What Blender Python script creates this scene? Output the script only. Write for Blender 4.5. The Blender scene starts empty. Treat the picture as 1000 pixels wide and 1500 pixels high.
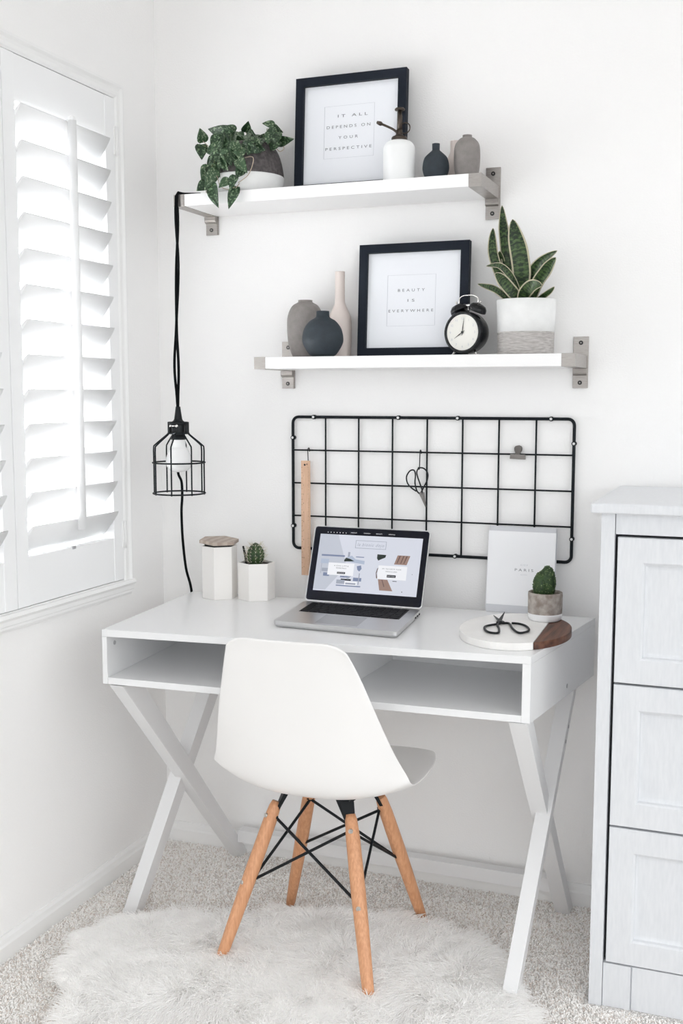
import bpy, bmesh, math, random
import numpy as np
from mathutils import Vector as V, Matrix, noise
random.seed(7)
rng = np.random.default_rng(5)
SC = bpy.context.scene
COL = SC.collection
PI = math.pi

# ------------------------------------------------------------------ materials
def mat(name, col, rough=.5, metal=0., bump=0., bscale=200., var=0., vscale=8., spec=.5, coat=0., trans=0., sheen=0.):
    m = bpy.data.materials.new(name); m.use_nodes = True
    nt = m.node_tree; b = nt.nodes['Principled BSDF']
    b.inputs['Base Color'].default_value = (*col, 1)
    b.inputs['Roughness'].default_value = rough
    b.inputs['Metallic'].default_value = metal
    b.inputs['Specular IOR Level'].default_value = spec
    b.inputs['Coat Weight'].default_value = coat
    b.inputs['Transmission Weight'].default_value = trans
    b.inputs['Sheen Weight'].default_value = sheen
    tc = nt.nodes.new('ShaderNodeTexCoord')
    if var > 0:
        n = nt.nodes.new('ShaderNodeTexNoise'); n.inputs['Scale'].default_value = vscale; n.inputs['Detail'].default_value = 5
        r = nt.nodes.new('ShaderNodeValToRGB')
        r.color_ramp.elements[0].position = .3; r.color_ramp.elements[1].position = .7
        r.color_ramp.elements[0].color = (*[c*(1-var) for c in col], 1)
        r.color_ramp.elements[1].color = (*[min(1, c*(1+var*.5)) for c in col], 1)
        nt.links.new(tc.outputs['Object'], n.inputs['Vector']); nt.links.new(n.outputs['Fac'], r.inputs['Fac'])
        nt.links.new(r.outputs['Color'], b.inputs['Base Color'])
    if bump > 0:
        n = nt.nodes.new('ShaderNodeTexNoise'); n.inputs['Scale'].default_value = bscale; n.inputs['Detail'].default_value = 4
        bp = nt.nodes.new('ShaderNodeBump'); bp.inputs['Strength'].default_value = bump; bp.inputs['Distance'].default_value = .002
        nt.links.new(tc.outputs['Object'], n.inputs['Vector']); nt.links.new(n.outputs['Fac'], bp.inputs['Height'])
        nt.links.new(bp.outputs['Normal'], b.inputs['Normal'])
    return m

def ramp_mat(name, kind, c0, c1, p0, p1, scale, rough=.5, stretch=(1,1,1), bump=0., dist=.001):
    m = mat(name, c0, rough); nt = m.node_tree; b = nt.nodes['Principled BSDF']
    tc = nt.nodes.new('ShaderNodeTexCoord'); mp = nt.nodes.new('ShaderNodeMapping'); mp.inputs['Scale'].default_value = stretch
    nt.links.new(tc.outputs['Object'], mp.inputs['Vector'])
    if kind == 'noise':
        n = nt.nodes.new('ShaderNodeTexNoise'); n.inputs['Scale'].default_value = scale; n.inputs['Detail'].default_value = 6; o = n.outputs['Fac']
    elif kind == 'wave':
        n = nt.nodes.new('ShaderNodeTexWave'); n.inputs['Scale'].default_value = scale; n.inputs['Distortion'].default_value = 3; n.inputs['Detail'].default_value = 3; o = n.outputs['Fac']
    elif kind == 'bands':
        n = nt.nodes.new('ShaderNodeTexWave'); n.bands_direction = 'Z'; n.inputs['Scale'].default_value = scale; n.inputs['Distortion'].default_value = 1.2; n.inputs['Detail Scale'].default_value = 3; o = n.outputs['Fac']
    else:
        n = nt.nodes.new('ShaderNodeTexVoronoi'); n.inputs['Scale'].default_value = scale; o = n.outputs['Distance']
    nt.links.new(mp.outputs['Vector'], n.inputs['Vector'])
    r = nt.nodes.new('ShaderNodeValToRGB')
    r.color_ramp.elements[0].position = p0; r.color_ramp.elements[1].position = p1
    r.color_ramp.elements[0].color = (*c0, 1); r.color_ramp.elements[1].color = (*c1, 1)
    nt.links.new(o, r.inputs['Fac']); nt.links.new(r.outputs['Color'], b.inputs['Base Color'])
    if bump > 0:
        bp = nt.nodes.new('ShaderNodeBump'); bp.inputs['Strength'].default_value = bump; bp.inputs['Distance'].default_value = dist
        nt.links.new(o, bp.inputs['Height']); nt.links.new(bp.outputs['Normal'], b.inputs['Normal'])
    return m

def emis(name, col, s, rough=.1):
    m = mat(name, (0.01, 0.01, 0.012), rough); b = m.node_tree.nodes['Principled BSDF']
    b.inputs['Emission Color'].default_value = (*col, 1); b.inputs['Emission Strength'].default_value = s
    return m

M = dict(
 wall=mat('wall_paint', (.90,.895,.89), .75, bump=.35, bscale=260),
 trim=mat('trim_paint', (.87,.87,.865), .4),
 shutter=mat('shutter_paint', (.88,.885,.89), .38),
 desk=mat('desk_lacquer', (.815,.817,.822), .24, spec=.5),
 deskleg=mat('desk_leg_lacquer', (.765,.765,.77), .4),
 chair=mat('white_plastic', (.88,.868,.855), .32),
 fur=mat('white_fur', (.985,.98,.975), .65),
 steel=ramp_mat('brushed_steel', 'noise', (.33,.305,.285), (.43,.405,.385), .3, .7, 60, .36, (1,1,14)),
 blackmetal=mat('black_metal', (.008,.010,.012), .45, 0, spec=.25),
 wire=mat('black_wire_coat', (.006,.009,.012), .5, spec=.2),
 rubber=mat('black_cord', (.005,.006,.007), .8, spec=.1),
 frame=mat('charcoal_frame', (.010,.014,.022), .6, bump=.15, bscale=120, spec=.15),
 paper=mat('print_paper', (.84,.86,.90), .35),
 ink=mat('grey_ink', (.16,.17,.19), .6),
 inklight=mat('pale_ink', (.50,.52,.56), .6),
 blackvase=mat('slate_ceramic', (.022,.032,.042), .7, bump=.2, bscale=500, var=.2, vscale=60),
 greyvase=mat('grey_ceramic', (.235,.215,.205), .6, bump=.3, bscale=500, var=.12, vscale=80),
 creamvase=mat('cream_ceramic', (.72,.64,.60), .5, bump=.1, bscale=500),
 whiteceramic=mat('white_ceramic', (.84,.85,.85), .3),
 jar=mat('white_porcelain', (.83,.81,.785), .45, bump=.1, bscale=60),
 paleWood=ramp_mat('grey_wood', 'wave', (.36,.29,.24), (.46,.39,.33), .2, .8, 14, .6, (1,6,1)),
 beech=ramp_mat('beech_wood', 'noise', (.56,.265,.13), (.69,.36,.195), .35, .7, 40, .45, (6,6,.7)),
 darkwood=ramp_mat('walnut_wood', 'noise', (.05,.017,.010), (.20,.085,.050), .32, .72, 60, .45, (1.6,.12,1)),
 rulerwood=ramp_mat('ruler_wood', 'noise', (.60,.38,.25), (.70,.47,.33), .3, .7, 30, .55, (8,8,1)),
 marble=mat('white_marble', (.87,.855,.835), .35, var=.05, vscale=20),
 concrete=ramp_mat('rough_concrete', 'noise', (.25,.21,.18), (.50,.455,.42), .35, .68, 55, .8, bump=.4),
 whiteglaze=mat('white_glaze', (.82,.82,.83), .4),
 soil=mat('dark_soil', (.035,.022,.017), .9, bump=1., bscale=300, var=.4, vscale=150),
 cactus=ramp_mat('cactus_green', 'noise', (.012,.035,.010), (.04,.085,.022), .35, .65, 90, .6),
 spine=mat('cactus_spine', (.60,.55,.42), .5),
 darkpot=ramp_mat('charcoal_clay', 'noise', (.055,.048,.05), (.115,.102,.102), .35, .7, 110, .8, bump=.3),
 whitepot=mat('whitewashed_clay', (.80,.805,.80), .6, bump=.3, bscale=120, var=.05, vscale=30),
 stem=mat('plant_stem', (.12,.15,.06), .6),
 stempink=mat('pale_stem', (.42,.34,.26), .6),
 alu=mat('aluminium', (.60,.60,.605), .33, .85),
 alupad=mat('trackpad_glass', (.42,.42,.43), .35, .5),
 key=mat('black_key', (.004,.004,.006), .6, spec=.15),
 keyblack=mat('keyboard_well', (.03,.03,.032), .6, spec=.2),
 bezel=mat('screen_glass', (.004,.005,.012), .06, spec=.22),
 chrome=mat('chrome', (.72,.70,.68), .18, 1.),
 clockblack=mat('black_enamel', (.005,.006,.008), .2, spec=.35),
 dial=mat('ivory_dial', (.80,.79,.74), .5),
 bronze=mat('aged_bronze', (.07,.055,.045), .4, .8),
 clip=mat('grey_steel_clip', (.30,.28,.27), .35, .85),
 scissor=mat('blackened_steel', (.012,.014,.016), .45, .2, spec=.3),
 bladesteel=mat('steel_blade', (.22,.21,.20), .35, .8),
 dresser=ramp_mat('grey_white_lacquer', 'noise', (.68,.695,.72), (.73,.742,.765), .3, .7, 30, .42, (6,6,1)),
 darkgap=mat('gap_shade_sheet', (.02,.02,.025), .8),
 bulb=mat('frosted_glass', (.95,.95,.95), .25, trans=.15),
 bookgrey=mat('book_cloth', (.60,.61,.64), .7, bump=.2, bscale=500),
 bookwhite=mat('dust_jacket', (.85,.855,.875), .45),
 pages=mat('page_edges', (.70,.70,.70), .8),
 shelf=mat('shelf_lacquer', (.88,.875,.875), .3),
 screw=mat('dark_screw', (.03,.03,.03), .4, .6),
 bolt=mat('bolt_steel', (.55,.53,.50), .3, .9),
 plug=mat('grey_plug', (.40,.40,.41), .5),
 ring=mat('white_cap', (.75,.75,.75), .4),
)
def fur_mat():
    m = bpy.data.materials.new('white_fur_strand'); m.use_nodes = True; nt = m.node_tree; nt.nodes.clear()
    o = nt.nodes.new('ShaderNodeOutputMaterial'); d = nt.nodes.new('ShaderNodeBsdfDiffuse'); t = nt.nodes.new('ShaderNodeBsdfTranslucent'); x = nt.nodes.new('ShaderNodeMixShader')
    d.inputs['Color'].default_value = (.997,.993,.988,1); t.inputs['Color'].default_value = (.997,.993,.988,1); x.inputs['Fac'].default_value = .45
    nt.links.new(d.outputs[0], x.inputs[1]); nt.links.new(t.outputs[0], x.inputs[2]); nt.links.new(x.outputs[0], o.inputs['Surface']); return m
M['strand'] = fur_mat()
M['steel'].node_tree.nodes['Principled BSDF'].inputs['Metallic'].default_value = .85
# carpet
def carpet():
    m = mat('beige_carpet', (.5,.46,.42), .95, sheen=.3); nt = m.node_tree; b = nt.nodes['Principled BSDF']
    tc = nt.nodes.new('ShaderNodeTexCoord')
    v = nt.nodes.new('ShaderNodeTexNoise'); v.inputs['Scale'].default_value = 190; v.inputs['Detail'].default_value = 3
    r = nt.nodes.new('ShaderNodeValToRGB')
    e = r.color_ramp.elements; e[0].position = .33; e[0].color = (.74,.69,.65,1); e[1].position = .55; e[1].color = (.97,.95,.92,1)
    n = nt.nodes.new('ShaderNodeTexVoronoi'); n.inputs['Scale'].default_value = 260
    bp = nt.nodes.new('ShaderNodeBump'); bp.inputs['Strength'].default_value = 1; bp.inputs['Distance'].default_value = .006
    nt.links.new(tc.outputs['Object'], v.inputs['Vector']); nt.links.new(tc.outputs['Object'], n.inputs['Vector'])
    nt.links.new(v.outputs['Fac'], r.inputs['Fac']); nt.links.new(r.outputs['Color'], b.inputs['Base Color'])
    nt.links.new(n.outputs['Distance'], bp.inputs['Height']); nt.links.new(bp.outputs['Normal'], b.inputs['Normal'])
    return m
M['carpet'] = carpet()
def tuft_mat():
    m = mat('carpet_tuft', (.5,.46,.42), .9); nt = m.node_tree; b = nt.nodes['Principled BSDF']
    h = nt.nodes.new('ShaderNodeHairInfo'); r = nt.nodes.new('ShaderNodeValToRGB')
    e = r.color_ramp.elements; e[0].position = .05; e[0].color = (.72,.65,.60,1); e[1].position = .4; e[1].color = (.99,.98,.965,1)
    nt.links.new(h.outputs['Random'], r.inputs['Fac']); nt.links.new(r.outputs['Color'], b.inputs['Base Color'])
    return m
M['tuft'] = tuft_mat()
# variegated trailing leaf (speckled) and snake plant leaf (banded with a cream margin)
def leaf_mat(name='speckled_leaf', lo=(.010,.036,.012,1), hi=(.19,.29,.16,1)):
    m = mat(name, (.03,.1,.03), .45); nt = m.node_tree; b = nt.nodes['Principled BSDF']
    tc = nt.nodes.new('ShaderNodeTexCoord')
    n = nt.nodes.new('ShaderNodeTexNoise'); n.inputs['Scale'].default_value = 190; n.inputs['Detail'].default_value = 3
    r = nt.nodes.new('ShaderNodeValToRGB'); e = r.color_ramp.elements
    e[0].position = .53; e[0].color = lo; e[1].position = .68; e[1].color = hi
    nt.links.new(tc.outputs['Object'], n.inputs['Vector']); nt.links.new(n.outputs['Fac'], r.inputs['Fac'])
    nt.links.new(r.outputs['Color'], b.inputs['Base Color']); return m
M['leaf'] = leaf_mat(); M['paleleaf'] = leaf_mat('pale_speckled_leaf', (.030,.075,.030,1), (.30,.38,.24,1))
def snake_mat():
    m = mat('banded_leaf', (.03,.1,.03), .42); nt = m.node_tree; b = nt.nodes['Principled BSDF']
    uv = nt.nodes.new('ShaderNodeUVMap'); uv.uv_map = 'leaf'
    sp = nt.nodes.new('ShaderNodeSeparateXYZ'); nt.links.new(uv.outputs['UV'], sp.inputs['Vector'])
    mp = nt.nodes.new('ShaderNodeMapping'); mp.inputs['Scale'].default_value = (.8, 17, 1)
    nt.links.new(uv.outputs['UV'], mp.inputs['Vector'])
    n = nt.nodes.new('ShaderNodeTexNoise'); n.inputs['Scale'].default_value = 1.6; n.inputs['Detail'].default_value = 4
    nt.links.new(mp.outputs['Vector'], n.inputs['Vector'])
    r = nt.nodes.new('ShaderNodeValToRGB'); e = r.color_ramp.elements
    e[0].position = .46; e[0].color = (.007,.022,.007,1); e[1].position = .62; e[1].color = (.065,.12,.035,1)
    nt.links.new(n.outputs['Fac'], r.inputs['Fac'])
    gt = nt.nodes.new('ShaderNodeMapRange'); gt.inputs['From Min'].default_value = .80; gt.inputs['From Max'].default_value = .86
    nt.links.new(sp.outputs['X'], gt.inputs['Value'])
    mx = nt.nodes.new('ShaderNodeMix'); mx.data_type = 'RGBA'; mx.inputs['B'].default_value = (.46,.42,.30,1)
    nt.links.new(gt.outputs['Result'], mx.inputs['Factor']); nt.links.new(r.outputs['Color'], mx.inputs['A'])
    nt.links.new(mx.outputs['Result'], b.inputs['Base Color']); return m
M['snake'] = snake_mat()
def glass_mat():
    m = bpy.data.materials.new('window_glass'); m.use_nodes = True; b = m.node_tree.nodes['Principled BSDF']
    b.inputs['Transmission Weight'].default_value = 1; b.inputs['Roughness'].default_value = 0; b.inputs['IOR'].default_value = 1.45
    return m
M['glass'] = glass_mat()

# ------------------------------------------------------------------ mesh helpers
def BM(): return bmesh.new()
def hexa(bm, P, bevel=0., seg=2):
    """8 points: bottom ring 0-3 (ccw from above), top ring 4-7"""
    t = bmesh.new(); v = [t.verts.new(p) for p in P]
    for f in ((3,2,1,0),(4,5,6,7),(0,1,5,4),(1,2,6,5),(2,3,7,6),(3,0,4,7)): t.faces.new([v[i] for i in f])
    if bevel > 0: bmesh.ops.bevel(t, geom=t.edges[:], offset=bevel, segments=seg, affect='EDGES', profile=.7)
    merge(bm, t)
def merge(bm, t):
    me = bpy.data.meshes.new('tmp'); t.to_mesh(me); t.free(); bm.from_mesh(me); bpy.data.meshes.remove(me)
def box(bm, a, b, bevel=0., seg=2):
    x0,y0,z0 = a; x1,y1,z1 = b
    hexa(bm, [(x0,y0,z0),(x1,y0,z0),(x1,y1,z0),(x0,y1,z0),(x0,y0,z1),(x1,y0,z1),(x1,y1,z1),(x0,y1,z1)], bevel, seg)
def lathe(bm, prof, c=(0,0,0), n=40, axis='Z', cap=True, mtx=None, mi=None):
    """prof: list of (r, h)"""
    rings = []; c = V(c); vs = []
    for r, h in prof:
        ring = []
        for i in range(n):
            a = 2*PI*i/n; p = V((r*math.cos(a), r*math.sin(a), h))
            if mtx is not None: p = mtx @ p
            ring.append(bm.verts.new(p + c))
        rings.append(ring)
    for k in range(len(rings)-1):
        for i in range(n):
            j = (i+1) % n
            f = bm.faces.new([rings[k][i], rings[k][j], rings[k+1][j], rings[k+1][i]]); f.smooth = True
            if mi: f.material_index = mi[k]
    if cap:
        f = bm.faces.new(rings[0][::-1]); f2 = bm.faces.new(rings[-1])
        if mi: f.material_index = mi[0]; f2.material_index = mi[-1]
def smoothpath(pts, k=6):
    pts = [V(p) for p in pts]; out = []
    n = len(pts)
    for i in range(n-1):
        p0 = pts[max(i-1,0)]; p1 = pts[i]; p2 = pts[i+1]; p3 = pts[min(i+2,n-1)]
        for j in range(k):
            t = j/k
            out.append(.5*((2*p1)+(-p0+p2)*t+(2*p0-5*p1+4*p2-p3)*t*t+(-p0+3*p1-3*p2+p3)*t**3))
    out.append(pts[-1]); return out
def tube(bm, pts, r, n=10, closed=False, cap=True):
    pts = [V(p) for p in pts]; m = len(pts); rings = []
    rr = r if isinstance(r, (list, tuple)) else [r]*m
    prev = None
    for i, p in enumerate(pts):
        if closed: d = pts[(i+1) % m] - pts[i-1]
        else: d = pts[min(i+1,m-1)] - pts[max(i-1,0)]
        if d.length < 1e-9: d = V((0,0,1))
        d.normalize()
        if prev is None:
            u = d.orthogonal().normalized()
        else:
            u = prev - d*prev.dot(d)
            u = u.normalized() if u.length > 1e-6 else d.orthogonal().normalized()
        prev = u; w = d.cross(u)
        rings.append([bm.verts.new(p + rr[i]*(math.cos(2*PI*j/n)*u + math.sin(2*PI*j/n)*w)) for j in range(n)])
    for k in range(m if closed else m-1):
        A = rings[k]; B = rings[(k+1) % m]
        for j in range(n):
            f = bm.faces.new([A[j], A[(j+1)%n], B[(j+1)%n], B[j]]); f.smooth = True
    if cap and not closed:
        bm.faces.new(rings[0][::-1]); bm.faces.new(rings[-1])
def prism(bm, poly, z0, z1, bevel=0., mtx=None):
    t = bmesh.new(); a = [t.verts.new((x,y,z0)) for x,y in poly]; b = [t.verts.new((x,y,z1)) for x,y in poly]
    n = len(poly)
    t.faces.new(a[::-1]); t.faces.new(b)
    for i in range(n): t.faces.new([a[i], a[(i+1)%n], b[(i+1)%n], b[i]])
    if bevel > 0: bmesh.ops.bevel(t, geom=t.edges[:], offset=bevel, segments=2, affect='EDGES', profile=.7)
    if mtx is not None: bmesh.ops.transform(t, matrix=mtx, verts=t.verts[:])
    merge(bm, t)
def ball(bm, c, r, sc=(1,1,1), sub=3):
    t = bmesh.new(); bmesh.ops.create_icosphere(t, subdivisions=sub, radius=r)
    bmesh.ops.scale(t, vec=sc, verts=t.verts[:]); bmesh.ops.translate(t, vec=c, verts=t.verts[:])
    for f in t.faces: f.smooth = True
    merge(bm, t)

# ------------------------------------------------------------------ object helpers
ORG = {}
def thing(name, label, cat, loc=(0,0,0), group=None):
    o = bpy.data.objects.new(name, None); COL.objects.link(o); o.location = loc
    o.empty_display_size = .05
    o['label'] = label; o['category'] = cat
    if group: o['group'] = group
    ORG[o.name] = V(loc); return o
def part(name, bm, m, parent=None, label=None, X=None, keep=None):
    """bm is in world coordinates (or in the thing's own, with X its matrix)."""
    if X is not None: bmesh.ops.transform(bm, matrix=X, verts=bm.verts[:])
    bmesh.ops.recalc_face_normals(bm, faces=bm.faces[:])
    me = bpy.data.meshes.new(name)
    o = bpy.data.objects.new(name, me); COL.objects.link(o)
    org = ORG[parent.name] if parent is not None else (V(keep) if keep is not None else V((0,0,0)))
    bmesh.ops.translate(bm, vec=-org, verts=bm.verts[:])
    bm.to_mesh(me); bm.free()
    for mm in (m if isinstance(m, (list, tuple)) else [m]): me.materials.append(mm)
    if parent is not None: o.parent = parent
    else: o.location = org
    ORG[o.name] = org
    if label: o['label'] = label
    return o
def single(name, label, cat, bm, m, loc=(0,0,0), group=None):
    o = part(name, bm, m, None, keep=loc); o['label'] = label; o['category'] = cat
    if group: o['group'] = group
    return o
def struct(name, bm, m, parent=None, label=None):
    o = part(name, bm, m, parent, label)
    if parent is None: o['kind'] = 'structure'
    return o
def text_bm(s, origin, right, up, h, track=1., width=None, shear=0., depth=.0002, center=True):
    """lettering as a mesh: origin = baseline centre, h = cap height"""
    cu = bpy.data.curves.new('t', 'FONT'); cu.body = s; cu.size = 1; cu.space_character = track; cu.shear = shear
    cu.align_x = 'CENTER' if center else 'LEFT'; cu.resolution_u = 3
    ob = bpy.data.objects.new('t', cu); COL.objects.link(ob)
    bpy.context.view_layer.update()
    me = ob.to_mesh(); bm = bmesh.new(); bm.from_mesh(me); ob.to_mesh_clear()
    bpy.data.objects.remove(ob); bpy.data.curves.remove(cu)
    xs = [v.co.x for v in bm.verts] or [0]; w = max(xs)-min(xs)
    sy = h/.70; sx = sy if width is None else width/max(w, 1e-6)
    cx = (max(xs)+min(xs))/2 if center else min(xs)
    R = V(right).normalized(); U = V(up).normalized(); N = R.cross(U)
    for v in bm.verts:
        p = v.co.copy(); v.co = V(origin) + R*((p.x-cx)*sx) + U*(p.y*sy) + N*depth
    return bm
def addbm(dst, src): merge(dst, src)
def quad(bm, o, R, U, x0, y0, x1, y1, off=.0, mi=0):
    N = R.cross(U)
    f = bm.faces.new([bm.verts.new(o+R*x+U*y+N*off) for x,y in ((x0,y0),(x1,y0),(x1,y1),(x0,y1))]); f.material_index = mi
def dupe(root, loc, label, group=None):
    """a copy of a thing with copies of its parts and sub-parts"""
    r = root.copy(); COL.objects.link(r); r.location = loc; r['label'] = label; ORG[r.name] = V(loc)
    if group: r['group'] = group
    for ch in list(root.children):
        c = ch.copy(); COL.objects.link(c); c.parent = r
        for g in list(ch.children):
            d = g.copy(); COL.objects.link(d); d.parent = c
    return r

# ================================================================== THE ROOM
ROOM_X, ROOM_Y, CEIL = 3.6, -4.2, 2.62
WY0, WY1, WZ0, WZ1 = -2.03, -.235, .809, 2.047      # window opening in the left wall
b = BM(); box(b, (-.16,0,-.1), (ROOM_X,.12,CEIL)); struct('wall_back', b, M['wall'])
b = BM()
box(b, (-.16,WY1,-.1), (0,0,CEIL)); box(b, (-.16,ROOM_Y,-.1), (0,WY0,CEIL))
box(b, (-.16,WY0,-.1), (0,WY1,WZ0)); box(b, (-.16,WY0,WZ1), (0,WY1,CEIL))
struct('wall_left', b, M['wall'])
b = BM(); box(b, (-.16,ROOM_Y,-.1), (ROOM_X+.12,.12,0)); struct('floor', b, M['carpet'])
b = BM(); box(b, (-.16,ROOM_Y,CEIL), (ROOM_X+.12,.12,CEIL+.1)); struct('ceiling', b, M['wall'])
def baseboard_prof(h=.058): return [(0,0),(.013,0),(.013,h*.62),(.010,h*.70),(.008,h*.86),(.004,h),(0,h)]
b = BM(); pr = baseboard_prof()
for (sx, ex) in ((0, 1.27), (2.2, ROOM_X)):
    A = [b.verts.new((sx,-p,z)) for p,z in pr]; B = [b.verts.new((ex,-p,z)) for p,z in pr]
    for i in range(len(pr)-1): b.faces.new([A[i],A[i+1],B[i+1],B[i]])
    b.faces.new(A); b.faces.new(B[::-1])
struct('baseboard_back', b, M['trim'])
b = BM(); A = [b.verts.new((p,0,z)) for p,z in pr]; B = [b.verts.new((p,ROOM_Y,z)) for p,z in pr]
for i in range(len(pr)-1): b.faces.new([A[i],A[i+1],B[i+1],B[i]])
b.faces.new(A); b.faces.new(B[::-1]); struct('baseboard_left', b, M['trim'])

# window_1: casing profile swept round the opening, sash with glass panes
win = bpy.data.objects.new('window_1', None); COL.objects.link(win); win['kind'] = 'structure'; win.location = (0,-1.13,1.43); ORG['window_1'] = V(win.location)
def frame_sweep(bm, y0, y1, z0, z1, prof):
    """prof: (outset from the opening, height off the wall)"""
    def ring(o, x): return [(x,y0-o,z0-o),(x,y1+o,z0-o),(x,y1+o,z1+o),(x,y0-o,z1+o)]
    rs = [[bm.verts.new(p) for p in ring(o,x)] for o,x in prof]
    for k in range(len(rs)-1):
        for i in range(4):
            j = (i+1)%4; bm.faces.new([rs[k][i],rs[k][j],rs[k+1][j],rs[k+1][i]])
b = BM(); frame_sweep(b, WY0, WY1, WZ0, WZ1, [(0,-.10),(0,.017),(.006,.021),(.014,.021),(.016,.017),(.024,.019),(.030,.024),(.036,.024),(.038,.012),(.038,0)])
part('casing', b, M['trim'], win)
b = BM(); frame_sweep(b, WY0, WY1, WZ0, WZ1, [(0,-.135),(-.04,-.135),(-.04,-.105),(0,-.105)])
for yy in (-.7,-1.15,-1.6): box(b, (-.135,yy-.015,WZ0), (-.105,yy+.015,WZ1))
part('sash', b, M['trim'], win)
b = BM(); box(b, (-.122,WY0,WZ0), (-.118,WY1,WZ1)); part('pane', b, M['glass'], win)
# window sill moulding under the casing
b = BM(); prs = [(0,WZ0-.002),(.030,WZ0-.002),(.034,WZ0-.010),(.026,WZ0-.018),(.026,WZ0-.028),(.020,WZ0-.036),(.016,WZ0-.044),(0,WZ0-.044)]
A = [b.verts.new((x,WY1+.036,z)) for x,z in prs]; B = [b.verts.new((x,WY0-.036,z)) for x,z in prs]
for i in range(len(prs)-1): b.faces.new([A[i],A[i+1],B[i+1],B[i]])
b.faces.new(A); b.faces.new(B[::-1]); part('sill', b, M['trim'], win)

# shutters: stiles + rails, thirteen tilted louvres, tilt rod, hinges
def shutter(y1, y0, label, hinge_side):
    r = thing('plantation_shutter', label, 'shutter', (.005,(y0+y1)/2,WZ0+.003), 'white louvred shutters in the window')
    zb, zt = WZ0+.002, WZ1-.002; oz0, oz1 = .9245, 1.943; st = .0445
    b = BM()
    for (a0,a1) in ((y0+.001,y0+st),(y1-st,y1-.001)): box(b, (-.010,a0,zb), (.019,a1,zt), .0015)
    box(b, (-.008,y0+st-.001,zb), (.017,y1-st+.001,oz0), .001); box(b, (-.008,y0+st-.001,oz1), (.017,y1-st+.001,zt), .001)
    # narrow beads round the louvre opening
    part('shutter_frame', b, M['shutter'], r)
    n = 13; pitch = (oz1-oz0)/n; L = None
    w = .044; th = .0052; ang = math.radians(51)
    for i in range(n):
        b = BM(); zc = oz0 + pitch*(i+.5); xc = .006
        ca, sa = math.cos(ang), math.sin(ang)      # room edge up
        ring = []
        for k in range(16):
            t = 2*PI*k/16; ex = w*math.cos(t); ey = th*math.sin(t)
            ring.append((xc + ex*ca - ey*sa, zc + ex*sa + ey*ca))
        A = [b.verts.new((x,y0+st+.001,z)) for x,z in ring]; B = [b.verts.new((x,y1-st-.001,z)) for x,z in ring]
        for k in range(16):
            f = b.faces.new([A[k],A[(k+1)%16],B[(k+1)%16],B[k]]); f.smooth = True
        b.faces.new(A[::-1]); b.faces.new(B); part('louver', b, M['shutter'], r)
    yc = (y0+y1)/2 - .012
    b = BM(); tube(b, [(.052,yc,.972),(.052,yc,1.936)], .0105, 12); ball(b, (.052,yc,1.936), .0105, sub=2)
    for i in range(n): tube(b, [(.037,yc,oz0+pitch*(i+.5)+.033),(.050,yc,oz0+pitch*(i+.5)+.028)], .0016, 6)
    part('tilt_rod', b, M['shutter'], r)
    for z in (1.94,.93):
        b = BM(); yh = y1+.001 if hinge_side > 0 else y0-.001
        tube(b, [(.024,yh,z-.036),(.024,yh,z+.036)], .0036, 10); box(b, (.017,yh-.009,z-.034), (.0215,yh+.009,z+.034), .0005)
        part('hinge', b, M['trim'], r)
    b = BM(); box(b, (.016,(y0+y1)/2-.006,oz0-.004), (.020,(y0+y1)/2+.006,oz0+.003), .001); part('magnet_catch', b, M['plug'], r)
    return r
shutter(WY1, -.6835, 'white louvred window shutter nearest the room corner', 1)
shutter(-.6835, -1.132, 'white louvred window shutter cut off by the left edge of the photo', -1)
shutter(-1.132, -1.580, 'white louvred window shutter third from the room corner', 1)
shutter(-1.580, WY0, 'white louvred window shutter farthest from the room corner', -1)

# carpet pile: short tufts where the floor is in view
def hair(name, P, R, m, parent=None):
    """P: (count, k, 3) strand points in world space, R: (k,) radii"""
    n, k, _ = P.shape
    hc = bpy.data.hair_curves.new(name); hc.add_curves([k]*n)
    org = ORG[parent.name] if parent is not None else V((0,0,0))
    Q = P - np.array(org)[None,None,:]
    hc.attributes['position'].data.foreach_set('vector', Q.astype(np.float32).ravel())
    at = hc.attributes.get('radius') or hc.attributes.new('radius', 'FLOAT', 'POINT')
    at.data.foreach_set('value', np.tile(np.array(R, np.float32), n))
    hc.materials.append(m)
    o = bpy.data.objects.new(name, hc); COL.objects.link(o)
    if parent is not None: o.parent = parent
    return o
N = 210000
px_ = rng.uniform(.015, 2.1, N); py_ = rng.uniform(-1.5, -.015, N)
keep = ~((px_ > 1.28) & (py_ > -.47))
px_, py_ = px_[keep], py_[keep]; N = len(px_)
az = rng.uniform(0, 2*PI, N); ln = rng.uniform(.0025, .0055, N)
P = np.zeros((N,3,3)); P[:,:,0] = px_[:,None]; P[:,:,1] = py_[:,None]
for k,(hf,of) in enumerate(((0,0),(.7,.25),(1.,.75))):
    P[:,k,0] += np.cos(az)*ln*of; P[:,k,1] += np.sin(az)*ln*of; P[:,k,2] = ln*hf
pile = hair('carpet_pile', P, (.0012,.0013,.0007), M['tuft']); pile['kind'] = 'stuff'
pile['label'] = 'short beige looped pile of the fitted carpet'; pile['category'] = 'carpet pile'

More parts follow.
